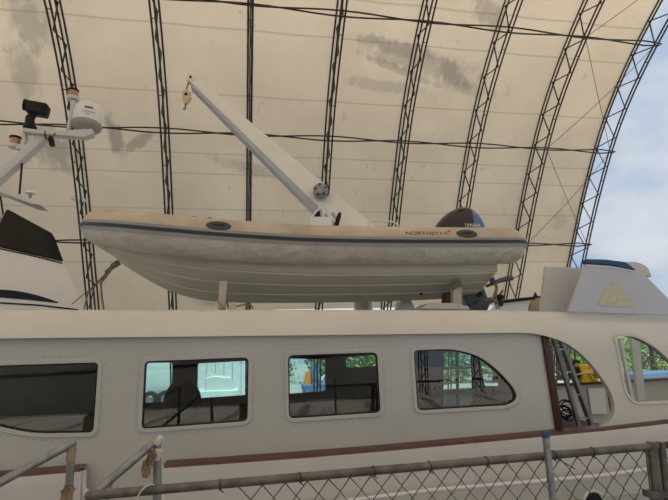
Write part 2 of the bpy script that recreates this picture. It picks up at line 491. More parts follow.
# purlins (pairs of thin tubes that cross between trusses)
def arch_at_elev(P, el):
    for a, b in zip(P, P[1:]):
        ea = math.atan2(a[1]-CAM.z, a[0]-CAM.y); eb = math.atan2(b[1]-CAM.z, b[0]-CAM.y)
        if (ea-el)*(eb-el) <= 0:
            t = (el-ea)/(eb-ea); return (a[0]+(b[0]-a[0])*t, a[1]+(b[1]-a[1])*t)
PUR = {}
for key, el, lab in (('hi', 39.06, 'long dark steel purlin pair crossing the top of the roof fabric'), ('mid', 25.58, 'long dark steel purlin pair crossing the middle of the fabric, behind the crane boom'),
                     ('lo', 13.07, 'lowest dark steel purlin pair, passing behind the dinghy')):
    y, z = arch_at_elev(INN, R(el)); yo, zo = arch_at_elev(AP, R(el)); PUR[key] = (y, z)
    t = thing('roof_purlin', lab, 'purlin', (truss_x(-1), y, z), 'purlins across the roof trusses')
    for sg in (-1, 1):
        pts = []
        for i in range(-1, 8):
            for q in range(6):
                f = q/6; x = truss_x(i)+S*f
                o = .07*math.cos(math.pi*f)*(1 if i % 2 else -1)*sg
                pts.append((x, y+.05*sg, z+o))
        pts.append((truss_x(8)+.2, y+.05*sg, z))
        MB().tube(pts, .03, 6).build('purlin_tube', M['steel'], t)
# bracing cables in the last bay
def cable(a, b, lab):
    pts = [Vector(a).lerp(Vector(b), k/10)-Vector((0, 0, .12*math.sin(math.pi*k/10))) for k in range(11)]
    tag(MB().tube(pts, .011, 5).build('bracing_cable', M['steel']), lab, 'cable', 'bracing cables of the end bay')
xa, xb = truss_x(7), truss_x(8)
top = arch_at_elev(INN, R(52))
cable((xa, *PUR['hi']), (xb, *PUR['mid']), 'thin bracing cable falling to the right below the top purlin')
cable((xb, *PUR['hi']), (xa, *PUR['mid']), 'thin bracing cable rising to the right below the top purlin')
cable((xa, *PUR['mid']), (xb, *PUR['lo']), 'thin bracing cable falling to the right below the middle purlin')
cable((xb, *PUR['mid']), (xa, *PUR['lo']), 'thin bracing cable rising to the right below the middle purlin')
cable((xa, *PUR['hi']), (xb, *top), 'thin bracing cable rising to the right above the top purlin')

# work light clamped to the left truss
p = at(78, 199, 18.2)
t = thing('work_light', 'small white lamp clamped to the left roof truss', 'lamp', p-Vector((0, 0, .25)))
MB().box(p, (.5, .25, .16), Matrix.Rotation(.3, 4, 'Y'), .03).build('lamp_housing', M['white'], t)
MB().bar(p+Vector((.05, 0, -.05)), p+Vector((.14, .05, -.5)), .09, .09).build('bracket', M['white'], t)

# ------------------------------------------------------------------ ground
g = MB().box((5, 30, -.9), (140, 160, .2)).build('floor', M['dirt']); g['kind'] = 'structure'

# dock platform where the photographer and fence stand
dk = MB().box((2.5, 0.1, -.45), (18, 6.2, .7)).build('trim_1', M['conc']); dk['kind'] = 'structure'

# ------------------------------------------------------------------ the large yacht
YS = 5.0       # outer skin
YC = 5.10      # cabin wall
YF = 9.3       # far side
yacht = thing('motor_yacht', 'large off-white motor yacht with long row of dark cabin windows under the tender', 'boat', (1.5, 7, -.8))
W = {
 'w1': rounded([(-60, 367), (99, 362), (94, 433), (36, 434), (2, 428), (-20, 420), (-60, 408)], [3, 5, 6, 14, 16, 8, 3]),
 'w2': rounded([(144.5, 361), (249, 357), (248, 421.5), (141, 429.5)], 6),
 'w3': rounded([(287.5, 355), (377.5, 352), (381, 413), (288.5, 419)], 6),
 'w4': rounded([(413, 350), (452, 348.5), (478, 355), (497, 369), (514, 388), (518, 399), (508, 405.5), (417, 411)], [5, 12, 12, 14, 10, 8, 8, 6]),
}
W5 = rounded([(616, 336), (634, 336), (655, 347), (676, 367), (692, 388), (694, 400), (634, 402.5), (626, 392)], [5, 10, 12, 12, 8, 6, 7, 10])
cab = [(-330, 342), (-330, 600), (700, 505), (560, 470), (558, 430), (541, 336), (540, 329.5), (300, 330.5), (0, 334)]
def lin(P): return mapY(P, YC)
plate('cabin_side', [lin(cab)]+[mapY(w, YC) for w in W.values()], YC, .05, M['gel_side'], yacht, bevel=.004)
hole_names = {}
for k, w in W.items():
    L = mapY(w, YC)
    fr = plate('window_frame', [grow(L, .035), grow(L, -.004)], YC-.012, .03, M['gel_side'], yacht, bevel=.004)
    # screws are part of the frame flange
    mb = MB(); n = len(L); acc = 0
    G = grow(L, .06)
    for a, b in zip(G, G[1:]+G[:1]):
        a, b = Vector(a), Vector(b); ln = (b-a).length; d = .075-acc
        while d <= ln:
            q = a+(b-a)*(d/ln); mb.sphere((q.x, YC-.002, q.y), .0055, (1, .5, 1), 6, 4); d += .075
        acc = ln-(d-.075)
    mb.build('screw_heads', M['galv'], fr)['kind'] = 'stuff'
    gk = plate('gasket', [L, grow(L, -.018)], YC+.004, .03, M['gask'], yacht)
    plate('window_glass', [grow(L, -.012)], YC+.024, .006, M['glass'], yacht)
# outer skin: roof band running into the aft wing
arc = [(520, 332.5), (536, 333.5), (551, 337), (566, 343), (580, 353), (592, 365), (602, 378), (610, 391), (614, 403), (614, 414), (609, 422), (601, 427), (588, 430)]
arc = [(p.x, p.y) for p in smoothpts([(a, b, 0) for a, b in arc], 3)]
skin = [(-330, 308), (0, 307.7), (200, 307.7), (400, 308), (500, 308.5), (571, 310), (668, 313), (780, 318), (780, 408), (668, 421), (640, 424)] + arc[::-1] + [(400, 334), (200, 336.3), (0, 338.3), (-330, 345)]
def zline(P):
    Q = [xz(a, b, YS) for a, b in P]
    def f(x):
        if x <= Q[0][0]: return Q[0][1]
        for (xa_, za), (xb_, zb) in zip(Q, Q[1:]):
            if x <= xb_: return za+(zb-za)*(x-xa_)/(xb_-xa_)
        return Q[-1][1]
    return f
ztop = zline([(-330, 308), (0, 307.7), (200, 307.7), (400, 308), (500, 308.5), (571, 310), (668, 313), (780, 318)])
zbot = zline([(-330, 345), (0, 338.3), (200, 336.3), (400, 334), (520, 332.5), (600, 334), (668, 338), (780, 345)])
def tumble(co):
    t = (co.z-zbot(co.x))/(ztop(co.x)-zbot(co.x))
    if t < -.6: return 0
    t = (t+.6)/1.6
    return .24*t**1.9
zt, zb = ztop(0), zbot(0)
sl = [(Vector((0, 0, zb-.12+k*.035)), Vector((0, 0, 1))) for k in range(18)]+[(Vector((-7+k*.4, 0, 0)), Vector((1, 0, 0))) for k in range(40)]
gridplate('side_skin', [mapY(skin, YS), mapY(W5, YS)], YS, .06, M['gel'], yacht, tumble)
L = mapY(W5, YS)
plate('window_frame', [grow(L, .03), grow(L, -.004)], YS-.012, .03, M['gel'], yacht, bevel=.004)
plate('window_glass', [grow(L, .0)], YS+.03, .006, M['glassc'], yacht)
# roof deck and soffit
mb = MB()
xl, xr = at(-330, 308, YS).x, at(571, 310, YS).x
prof = []
rowsA = []
for k in range(13):
    x = xl+(xr+1.0-xl)*k/12
    zt_ = ztop(x)-.035
    rowsA.append([(x, YS+.27, zt_), (x, YF-.1, zt_)])
mb.grid(rowsA)
rowsB = []
for k in range(13):
    x = xl+(xr+.1-xl)*k/12
    zt_ = zbot(x)+.04
    rowsB.append([(x, YS+.09, zt_), (x, YF-.1, zt_)])
mb.grid(rowsB)
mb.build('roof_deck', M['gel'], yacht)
# teak caps and hull
teak_l = [(-330, 512), (-100, 485), (0, 475.5), (83, 468.5)]
teak_r = [(165, 465), (220, 461.3), (300, 455.5), (380, 449), (480, 440), (552, 433.3), (600, 428.8), (640, 424.3), (668, 421), (780, 406)]
def cap(P, name='cap_rail', hh=.022):
    pts = [at(a, b, YS) for a, b in P]
    mb = MB()
    rows = []
    for p in pts:
        rows.append([p+Vector(o) for o in ((0, -.06, -hh), (0, -.075, -hh*.3), (0, -.06, hh*.8), (0, .06, hh), (0, .12, hh), (0, .12, -hh), (0, -.06, -hh))])
    mb.grid(rows)
    mb.face([v for v in mb.bm.verts[:6]])
    return mb.build(name, M['teak'], yacht)
cap(teak_l); cap(teak_r)
def drop(P, dz=.0):
    top_ = [(at(a, b, YS).x, at(a, b, YS).z-.01+dz) for a, b in P]
    return top_+[(top_[-1][0], -.5), (top_[0][0], -.5)]
def flare(co): return -.04*min(1, max(0, (1.05-co.z)/.3))+.25*max(0, (.7-co.z))
hs = [(Vector((0, 0, z_)), Vector((0, 0, 1))) for z_ in (-.2, .1, .3, .5, .6, .7, .8, .9, 1.0)]
plate('hull_side', [drop(teak_l)], YS-.03, .05, M['hullw'], yacht, deform=flare, slices=hs)
plate('hull_side', [drop(teak_r)], YS-.03, .05, M['hullw'], yacht, deform=flare, slices=hs)
# boarding gate strip edge
for px in (84.5, 164):
    a, b = at(px, 470 if px < 100 else 466, YS), at(px-.8, 520, YS)
    MB().bar(a, b, .03, .02, (0, 1, 0)).build('gate_edge', M['hullw'], yacht)
mb = MB(); a = at(84, 489, YS-.04)
mb.box(a+Vector((.02, 0, -.02)), (.035, .02, .04))
mb.build('gate_hinge', M['white'], yacht)
# hull rubbing moulding
MB().tube([at(a, b, YS-.12) for a, b in ((100, 530), (300, 507), (436, 490), (520, 483), (600, 476), (650, 469), (760, 455))], .022, 10).build('hull_moulding', M['white'], yacht)
a = at(594, 503, YS-.12)
pt = MB().lathe([(0, .01), (.085, .01), (.11, 0), (.115, -.02), (.10, -.03)], a, (0, -1, 0), 28).build('exhaust_port', M['black'], yacht)
MB().lathe([(.10, 0), (.115, .02), (.13, .02), (.135, 0)], a, (0, -1, 0), 28).build('port_ring', M['white'], pt)
# aft bulkhead post (mahogany)
a, b = at(544.0, 333, YS+.09), at(559, 431, YS+.09)
MB().bar(a, b, .08, .055, (0, 1, 0), .006).build('door_post', M['teakd'], yacht)
# transverse bulkhead of the cabin with the glazed salon door
p0 = at(541, 336, YC); p1 = at(557, 430, YC)
XB = p1.x-.06
def mapX(P, X):
    out = []
    for a, b in P:
        d = ray(a, b); q = CAM+d*(X/d.x); out.append((q.y, q.z))
    return out
def plateX(name, loops, X, thick, m_, parent):
    o = plate(name, loops, 0, thick, m_, parent)
    for v in o.data.vertices: v.co = Vector((X+v.co.y, v.co.x, v.co.z))
    return o
DOOR = rounded([(441, 353), (456, 351), (471, 353), (472, 405), (441, 406)], 2)
DWIN = rounded([(477, 358.5), (484, 362), (494, 373), (500, 386), (482, 386)], 2)
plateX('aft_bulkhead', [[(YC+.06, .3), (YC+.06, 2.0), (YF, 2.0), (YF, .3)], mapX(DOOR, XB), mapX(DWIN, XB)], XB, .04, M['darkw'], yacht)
for q in (DOOR, DWIN): plateX('bulkhead_glass', [grow(mapX(q, XB), .01)], XB+.02, .006, M['glassf'], yacht)
mb = MB()
def onX(a, b):
    d = ray(a, b); return CAM+d*((XB-.02)/d.x)
for (a, b) in (((456.5, 350), (458, 406)), ((441, 368.5), (472, 367.5)), ((441, 393), (472, 393.5))):
    mb.bar(onX(*a), onX(*b), .03, .04, (1, 0, 0))
mb.build('door_mullions', M['dark'], yacht)
FAR = [[(143.5, 363), (172.5, 362.5), (171.5, 399), (170, 402), (142.5, 403)], [(197.5, 363.5), (262, 360), (262, 394), (197, 398.5)],
       [(276, 358), (325.5, 359.5), (325.5, 391), (276, 395)], [(346, 357.5), (372, 355), (380, 356), (380, 366), (346, 367.5)],
       ]
FAR = [rounded(q, 2.5) for q in FAR]
zf = ztop(0)
x_l, x_r = xl, p1.x
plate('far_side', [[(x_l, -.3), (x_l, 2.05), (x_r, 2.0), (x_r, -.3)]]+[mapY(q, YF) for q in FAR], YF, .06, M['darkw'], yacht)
for q in FAR: plate('far_window_glass', [grow(mapY(q, YF), .01)], YF+.02, .006, M['glassf'], yacht)
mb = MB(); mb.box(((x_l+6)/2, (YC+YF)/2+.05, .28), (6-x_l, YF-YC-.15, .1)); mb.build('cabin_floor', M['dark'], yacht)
# aft cockpit
xa_ = p1.x
mb = MB(); mb.box((6.6+.0, YF, .62), (6.9, .08, 1.1)); mb.build('far_bulwark', M['gel_side'], yacht)
a, b = at(556, 385, YF-.06), at(650, 383, YF-.06)
MB().bar(Vector((xa_+.1, YF-.03, a.z)), Vector((9.8, YF-.03, a.z)), .2, .05).build('far_cap_rail', M['teakd'], yacht)
zc = a.z
bpy.data.objects.remove([o for o in COL.objects if o.name.startswith('far_bulwark')][0])
MB().box(((xa_+9.8)/2, YF, (zc-.4)/2), (9.8-xa_, .08, zc+.4)).build('far_bulwark', M['gel_side'], yacht)
q = [at(587, 388, YF-.06), at(603, 388, YF-.06), at(606, 414, YF-.06), at(591, 414, YF-.06)]
MB().prism(q, (0, -.03, 0)).build('locker_door', M['white'], yacht)
# far aft post inside opening (teak) and cockpit stanchion
MB().bar(at(608, 383, 7.2), at(614, 418, 7.2), .06, .05, (0, 1, 0)).build('aft_post', M['teakd'], yacht)
MB().box((9.9, (YS+YF)/2, .5), (.1, YF-YS, 1.8)).build('transom', M['gel'], yacht)

for (a_, b_, w_, m_) in (((620, 338), (632, 400), .05, 'white'), ((634, 338), (641, 400), .16, 'arm')):
    MB().bar(at(*a_, 7.6), at(*b_, 7.6), w_, .05, (0, 1, 0)).build('cockpit_stanchion', M[m_], yacht)
# flybridge aft moulding standing on the roof
wed = rounded([(569, 311.5), (586.5, 264), (610, 265.5), (634, 269.5), (646, 276), (656, 286), (668, 298), (684, 316)], [0, 2, 3, 6, 8, 8, 8, 0])
fly = plate('flybridge_side', [mapY(wed, YS+.12)], YS+.12, .05, M['primer'], yacht, bevel=.006)
capp = rounded([(586.5, 259), (606, 259.5), (626, 262), (636, 270), (610, 264.6), (586, 263)], [1, 1, 3, 1, 1, 1])
plate('taped_top_edge', [mapY(capp, YS+.1)], YS+.1, .08, M['capb'], yacht, bevel=.004)
lip = [(586.5, 264.8), (610, 266), (634, 270.5), (634, 271.9), (610, 267.4), (586, 266.2)]
plate('pale_edge_line', [mapY(lip, YS+.112)], YS+.112, .01, M['white'], yacht)
back = rounded([(622, 262), (636, 261), (648, 266), (653, 277), (645, 277), (632, 270)], [3, 4, 4, 3, 2, 2])
plate('flybridge_far_edge', [mapY(back, YS+.7)], YS+.7, .3, M['arm'], yacht, bevel=.02)
pa = rounded([(598, 305), (603, 292), (611, 281.5), (616, 282), (622, 290), (632, 301), (634, 307), (616, 307)], [2, 3, 3, 2, 2, 2, 2, 2])
plate('filler_patch', [mapY(pa, YS+.112)], YS+.114, .004, M['patch'], yacht)
bx = [(546.5, 266.5), (587, 268), (575, 313), (541, 313)]
plate('flybridge_panel', [mapY(bx, YS+.5)], YS+.5, .06, M['arm'], yacht, bevel=.004)
# far coaming with dark handrail
co_ = [(490, 312), (498, 302.5), (545, 297.5), (545, 313)]
plate('far_coaming', [mapY(co_, 8.4)], 8.4, .08, M['white'], yacht)
MB().tube([at(495, 302.5, 8.35), at(520, 299.5, 8.35), at(548, 296.5, 8.35)], .03, 8).build('far_handrail', M['black'], yacht)
# canvas fender on the roof
p = at(541, 309, 6.0)
t = thing('round_fender', 'round tan canvas-covered fender on the roof beside the grey panel', 'fender', p-Vector((0, 0, .16)))
MB().sphere(p, .165, (1, 1, .95), 24, 16).build('fender_body', M['fender'], t)
MB().tube([p+Vector((-.02, 0, .13)), p+Vector((-.06, 0, .22)), p+Vector((-.1, 0, .13))], .018, 8).build('rope_eye', M['navy'], t)

# interior things
def helm(px, Y, top_y, lab, w=.52):
    p = at(px, top_y, Y)
    t = thing('helm_chair', lab, 'chair', (p.x, p.y, .33))
    MB().sphere((p.x, p.y, p.z-.33), .33, (w/.66, .28, 1), 20, 14).build('backrest', M['black'], t)
    MB().box((p.x, p.y-.25, p.z-.66), (w, .5, .12), None, .04).build('seat', M['black'], t)
    MB().tube([(p.x, p.y-.2, .33), (p.x, p.y-.2, p.z-.7)], .05, 12).build('pedestal', M['galv'], t)
helm(183, 7.2, 379, 'dark padded helm chair behind the second cabin window')
# ladder etc. in cockpit
t = thing('boarding_ladder', 'grey metal ladder leaning inside the aft cockpit opening', 'ladder', at(585, 432, 6.4))
Y0, Y1 = 6.3, 6.3
MB().bar(at(553, 336, Y0), at(581, 432, Y0), .05, .045, (0, 1, 0)).build('ladder_rail', M['alu'], t)
MB().bar(at(559, 336, Y0+.25), at(594, 432, Y0+.25), .05, .085, (0, 1, 0)).build('ladder_rail', M['alu'], t)
for k in range(4):
    f = (k+.6)/4.2
    a = at(553, 336, Y0).lerp(at(581, 432, Y0), f); b = at(559, 336, Y0+.25).lerp(at(594, 432, Y0+.25), f)
    MB().bar(a, b, .02, .02).build('rung', M['alu'], t)
t = thing('metal_staging', 'dark tubular metal staging beyond the mahogany post', 'staging', (at(556, 420, 9.9).x, 9.9, -.8))
for (a, b) in (((551, 332), (557, 435)), ((573, 338), (578, 384)), ((590, 350), (592, 384))):
    MB().tube([at(*a, 9.9), at(*b, 9.9)], .025, 8).build('upright', M['galvd'], t)
for k, yy in enumerate((346, 356, 366, 376, 383)):
    MB().tube([at(548, yy, 9.9), at(566, yy+1, 9.9)], .018, 8).build('crossbar', M['galvd'], t)
MB().tube([at(561, 374, 9.85), at(607, 374.5, 9.85)], .025, 8).build('handrail', M['arm'], t)
t = thing('hose_coil', 'loose coil of dark hose on the cockpit floor', 'hose', at(569, 420, 7.6)-Vector((0, 0, .1)))
mb = MB()
for k in range(5):
    c = at(568+random.uniform(-4, 4), 412+random.uniform(-6, 5), 7.6+.05*k)
    r_ = random.uniform(.10, .18)
    mb.tube([c+Vector((r_*math.cos(a_), .3*r_*math.sin(a_), .8*r_*math.sin(a_))) for a_ in [2*math.pi*j/18 for j in range(18)]], .014, 6, closed=True)
mb.build('hose', M['black'], t)
# yellow engine on the far cap
p = at(587, 384, YF-.03); zb_ = zc+.028
t = thing('yellow_pump_engine', 'bright yellow pump engine on the far cockpit rail', 'engine', (p.x, YF-.03, zb_))
e = Vector((p.x, YF-.03, zb_))
mb = MB(); mb.box(e+Vector((0, 0, .14)), (.34, .26, .22), None, .03); mb.box(e+Vector((-.09, 0, .3)), (.20, .22, .13), None, .02); mb.box(e+Vector((.1, 0, .28)), (.12, .2, .08), None, .02)
mb.box(e+Vector((0, 0, .02)), (.40, .24, .04), None, .01); mb.build('engine_block', M['yellow'], t)
fn = MB().lathe([(0, .03), (.10, .03), (.12, 0), (.12, -.05)], e+Vector((.09, -.15, .14)), (0, -1, 0), 20).build('fan_housing', M['yellow'], t)
mb = MB()
for k in range(6):
    a_ = k*math.pi/3; c = e+Vector((.09+.055*math.cos(a_), -.185, .14+.055*math.sin(a_))); mb.sphere(c, .02, (1, .3, 1), 8, 6)
mb.lathe([(0, .01), (.022, .01), (.025, 0)], e+Vector((.09, -.185, .14)), (0, -1, 0), 12)
mb.build('fan_grille', M['black'], fn)
mb = MB(); mb.box(e+Vector((-.26, .02, .2)), (.17, .2, .24), None, .03); mb.tube([e+Vector((-.3, 0, .3)), e+Vector((-.22, 0, .44)), e+Vector((-.1, 0, .42))], .03, 8); mb.build('air_hose', M['black'], t)
MB().tube([e+Vector((-.36, -.15, .16)), e+Vector((-.2, -.17, .19)), e+Vector((.22, -.17, .2))], .014, 8).build('fuel_pipe', M['chrome'], t)

# ------------------------------------------------------------------ the inflatable tender
YR = 7.0
AX = [(507, 245.8, 6.12), (470, 246, 6.1), (400, 246, 6.1), (350, 245.6, 6.1), (300, 244.3, 6.1), (250, 241.6, 6.1), (205, 238.3, 6.11), (170, 235, 6.15), (142, 231.8, 6.24), (122, 229.2, 6.38), (109, 227.4, 6.58), (102, 226.5, 6.8)]
ax = [at(*q) for q in AX]
ax_n = smoothpts(ax, 6)
tip = at(99.8, 226.3, YR)
half = ax_n[:-1]
# bow round: finish with the tip, then mirror
path = half+[Vector((tip.x, YR, tip.z))]+[Vector((p.x, 2*YR-p.y, p.z)) for p in half[::-1]]
nh = len(half)
def rad(i):
    j = min(i, len(path)-1-i)      # index from stern
    f = j/nh
    r_ = .262
    if f > .55: r_ = .262-.012*((f-.55)/.45)
    return r_
def rt(k):
    return rad(k)
tender = thing('inflatable_tender', 'long tan and grey rigid inflatable dinghy chocked on the yacht roof, bow to the left', 'dinghy', (2.0, YR, 2.4))
def sweep_tube():
    mb = MB(); n = 28; rings = []
    pts = list(path); rs = [rad(i) for i in range(len(path))]
    # rounded ends
    def endcap(p, d, r_): return [(p+d*r_*.95*math.sin(a_), r_*(math.cos(a_)*.98+.02)) for a_ in (R(20), R(38), R(55), R(70), R(82))]
    d0 = (pts[0]-pts[1]).normalized(); d1 = (pts[-1]-pts[-2]).normalized()
    A = endcap(pts[0], d0, rs[0]); B = endcap(pts[-1], d1, rs[-1])
    pts = [a for a, _ in A[::-1]]+pts+[b for b, _ in B]; rs = [a for _, a in A[::-1]]+rs+[b for _, b in B]
    k = len(pts)
    for i in range(k):
        t = (pts[min(i+1, k-1)]-pts[max(i-1, 0)]).normalized()
        side = t.cross(Vector((0, 0, 1))).normalized()          # horizontal
        up = side.cross(t).normalized()
        rings.append([mb.bm.verts.new(pts[i]+(side*math.cos(2*math.pi*j/n)+up*math.sin(2*math.pi*j/n))*rs[i]) for j in range(n)])
    UPS = 1 if (rings[9][n//4].co.z > rings[9][3*n//4].co.z) else -1
    for i in range(k-1):
        for j in range(n):
            mb.mi = 0 if (UPS*(j-n/2+.5) < 0) else 1
            mb.face((rings[i][j], rings[i][(j+1) % n], rings[i+1][(j+1) % n], rings[i+1][j]))
    mb.mi = 1
    mb.face(rings[0]); mb.face(rings[-1])
    return mb
tb = sweep_tube().build('inflatable_tube', [M['tan'], M['tubeg']], tender, angle=60)
def frame_at(i):
    t = (path[min(i+1, len(path)-1)]-path[max(i-1, 0)]).normalized()
    side = t.cross(Vector((0, 0, 1))).normalized()
    c = Vector((2.0, YR, 0))
    if (path[i]+side-c).length < (path[i]-side-c).length: side = -side
    if path[i].y < YR-.02 and side.y > 0 and abs(side.y) > abs(side.x): side = -side
    up = Vector((0, 0, 1))-t*t.z; up.normalize()
    return side, up
def strip(a0, a1, proud, name, m_, na=4):
    mb = MB(); rows = []
    e0 = (path[0]-path[1]).normalized(); n_ = len(path)-1
    seq = [(0, .245, .36), (0, .215, .6), (0, .14, .86)]+[(i, 0, 1) for i in range(n_+1)]+[(n_, .14, .86), (n_, .215, .6), (n_, .245, .36)]
    base_ = path
    for i, ex, k_ in seq:
        s_, u_ = frame_at(i); rb_ = rad(i)*k_; r_ = rb_+proud
        pc_ = path[i]+(e0 if i == 0 else (path[-1]-path[-2]).normalized())*ex*1.0
        aa0, aa1 = a0, a1
        if k_ < 1: aa0, aa1 = [math.degrees(math.asin(max(-.99, min(.99, math.sin(R(q_))/k_)))) for q_ in (a0, a1)]
        row = [pc_+(s_*math.cos(R(aa0))+u_*math.sin(R(aa0)))*(rb_-.01)]
        for q in range(na+1):
            a_ = R(aa0+(aa1-aa0)*q/na); row.append(pc_+(s_*math.cos(a_)+u_*math.sin(a_))*r_)
        row.append(pc_+(s_*math.cos(R(aa1))+u_*math.sin(R(aa1)))*(rb_-.01))
        rows.append(row)
    mb.grid(rows); mb.face([mb.bm.verts[j] for j in range(0)]) if False else None
    return mb.build(name, m_, tender)
def strip_all():
    strip(-14, 14, .010, 'rubbing_strake', M['strake'])
    strip(-4, 5, .020, 'strake_line', M['navy'])
strip_all()
# handles: black rubber pads with a grip
def handle(px, py):
    # nearest point of near tube
    d = ray(px, py); best = min(range(nh), key=lambda i: abs((CAM+d*(path[i].y/d.y)).x-path[i].x))
    s_, u_ = frame_at(best); t_ = (path[best+1]-path[best]).normalized(); a_ = R(27)
    nrm = s_*math.cos(a_)+u_*math.sin(a_); c = path[best]+nrm*rad(best)
    rm = Matrix((t_, nrm.cross(t_), nrm)).transposed().to_4x4()
    h = MB().sphere(c, .155, (1, .48, .14), 24, 10, rm).build('grab_handle', M['padg'], tender)
    MB().tube([c-t_*.08+nrm*.0, c-t_*.06+nrm*.025, c+t_*.06+nrm*.025, c+t_*.08], .014, 8).build('grip', M['navy'], h)
handle(219, 228); handle(455, 233)
# lettering on the tube
me = text_mesh('NORTHSTAR', .085)
xs_ = [v.co.x for v in me.vertices]; wT = max(xs_)-min(xs_); x_min = min(xs_)
pa_, pb_ = at(405, 236, 5.9), at(447.5, 236, 5.9)
stretch = (pb_.x-pa_.x)/wT
zax = ax[2].z; yax = 6.1
rr_ = .262
for v in me.vertices:
    a_ = R(22)+v.co.y/rr_
    v.co = Vector((pa_.x+(v.co.x-x_min)*stretch, yax-(rr_+.001+v.co.z)*math.cos(a_), zax+(rr_+.001+v.co.z)*math.sin(a_)))
link('name_lettering', me, M['logo'], tender, smooth=False)
mb = MB()
c0 = Vector((at(448.5, 234, 5.9).x, 0, 0)); a_ = R(22)+.075/rr_
ctr = Vector((c0.x+.01, yax-(rr_+.002)*math.cos(a_), zax+(rr_+.002)*math.sin(a_)))
upv = Vector((0, math.sin(a_), math.cos(a_))); nv = Vector((0, -math.cos(a_), math.sin(a_)))
star = []
for k in range(8):
    r_ = .04 if k % 2 == 0 else .012; th = k*math.pi/4+.2; star.append(ctr+Vector((1, 0, 0))*r_*math.cos(th)+upv*r_*math.sin(th))
mb.prism(star, nv*.002); mb.build('star_mark', M['red'], tender, smooth=False)
# hull
keel_px = [(105, 248), (111, 254), (120, 262), (130, 269), (142, 276.5), (155, 284), (170, 291), (190, 297.5), (215, 301.5), (260, 303), (330, 302.5), (400, 301), (452, 298.5)]
kz = [at(a, b, YR) for a, b in keel_px]
kz = smoothpts(kz, 3)
xs0, xe0 = kz[0].x, at(496, 284, 6.3).x
kz.append(Vector((xe0, YR, kz[-1].z+(kz[-1].z-kz[-4].z)/(kz[-1].x-kz[-4].x)*(xe0-kz[-1].x))))
def interp(P, x, f):
    P = sorted(P, key=lambda p: p.x)
    if x <= P[0].x: return f(P[0])
    for a, b in zip(P, P[1:]):
        if x <= b.x: t = (x-a.x)/(b.x-a.x); return f(a)+(f(b)-f(a))*t
    return f(P[-1])
ax_line = [p for p in ax_n]
rowsH = []; strakes = [[], [], []]
Lh = xe0-xs0
for p in kz:
    f = (p.x-xs0)/Lh                      # 0 bow .. 1 stern
    w = .78*min(1, (1-(1-min(1, f/.62))**2.0))**.62 if f > 0 else .0
    ztube = interp(ax_line, p.x, lambda q: q.z)
    if f < .02: ztube = tip.z
    ztop_ = ztube-.16
    hgt = ztop_-p.z
    zch = p.z+hgt*(.60+.18*(1-min(1, f/.5)))
    half_sec = [(w*1.06, ztop_+.06), (w*1.0, zch+.012), (w*.955, zch-.012)]
    for q, st in ((.66, 1), (.34, 2)):
        zz = p.z+(zch-p.z)*q**1.08
        half_sec += [(w*.955*q+.03, zz+.004), (w*.955*q-.012, zz-.004)]
    half_sec += [(0, p.z)]
    row = [(p.x, YR-a, b) for a, b in half_sec]+[(p.x, YR+a, b) for a, b in half_sec[-2::-1]]
    rowsH.append(row)
    for k, idx in enumerate((2, 4, 6)):
        if idx < len(half_sec)-1: strakes[k].append(Vector((p.x, YR-half_sec[idx][0], half_sec[idx][1])))
mb = MB(); mb.grid(rowsH)
mb.face([v for v in mb.bm.verts[-len(rowsH[0]):]])
hl = mb.build('rigid_hull', M['ribh'], tender, angle=30)
for k, sp in enumerate(strakes):
    if not sp: continue
    n0 = (5, 14, 12)[k]
    MB().tube(sp[n0:], .011, 6).build('spray_rail', M['ribs'], tender)
# inner deck so that nothing shows through
rowsD = []
for p in kz[4:]:
    f = (p.x-xs0)/Lh; w = .78*min(1, (1-(1-min(1, f/.62))**2.0))**.62
    zz = interp(ax_line, p.x, lambda q: q.z)-.06
    rowsD.append([(p.x, YR-w, zz), (p.x, YR+w, zz)])
MB().grid(rowsD).build('cockpit_deck', M['ribh'], tender)
# hull bits: drain plug dot, transom
MB().lathe([(0, .006), (.02, .006), (.022, 0)], at(421, 294, 6.55), (0, -1, -.4), 12).build('drain_fitting', M['black'], tender)
MB().box((xe0-.03, YR, 3.02), (.07, 1.45, .55), None, .01).build('transom', M['ribh'], tender)
# console, wheel, rails seen over the tube
p = at(318, 222, YR)
mb = MB(); mb.box(Vector((p.x, YR, p.z-.215)), (.34, .6, .44), Matrix.Rotation(0, 4, 'Y'), .03); cons = mb.build('console', M['white'], tender)
p = at(337.5, 221, YR-.1)
MB().tube([p+Vector((.03*math.sin(a_)*1.2, .12*math.cos(a_), .12*math.sin(a_)+.0)) for a_ in [2*math.pi*j/20 for j in range(20)]], .022, 8, closed=True).build('steering_wheel', M['black'], tender)
rl = [at(a, b, YR-.35) for a, b in ((368.5, 226), (369, 221.7), (371, 220.6), (392, 221.6), (396, 223.5), (399, 226))]
MB().tube(rl, .014, 8).build('grab_rail', M['white'], tender)
MB().tube([at(a, b, YR-.35) for a, b in ((380, 221), (380, 226))], .012, 8).build('grab_rail', M['white'], tender)
for (u0, u1, y0) in ((188, 200, 217), (140, 156, 213), (206, 214, 218)):
    a, b = at(u0, y0+1.5, 6.3), at(u1, y0+2.5, 6.3)
    MB().tube(smoothpts([a, (a+b)/2+Vector((0, 0, .035)), b], 5), .009, 6).build('lifeline', M['rope'], tender)

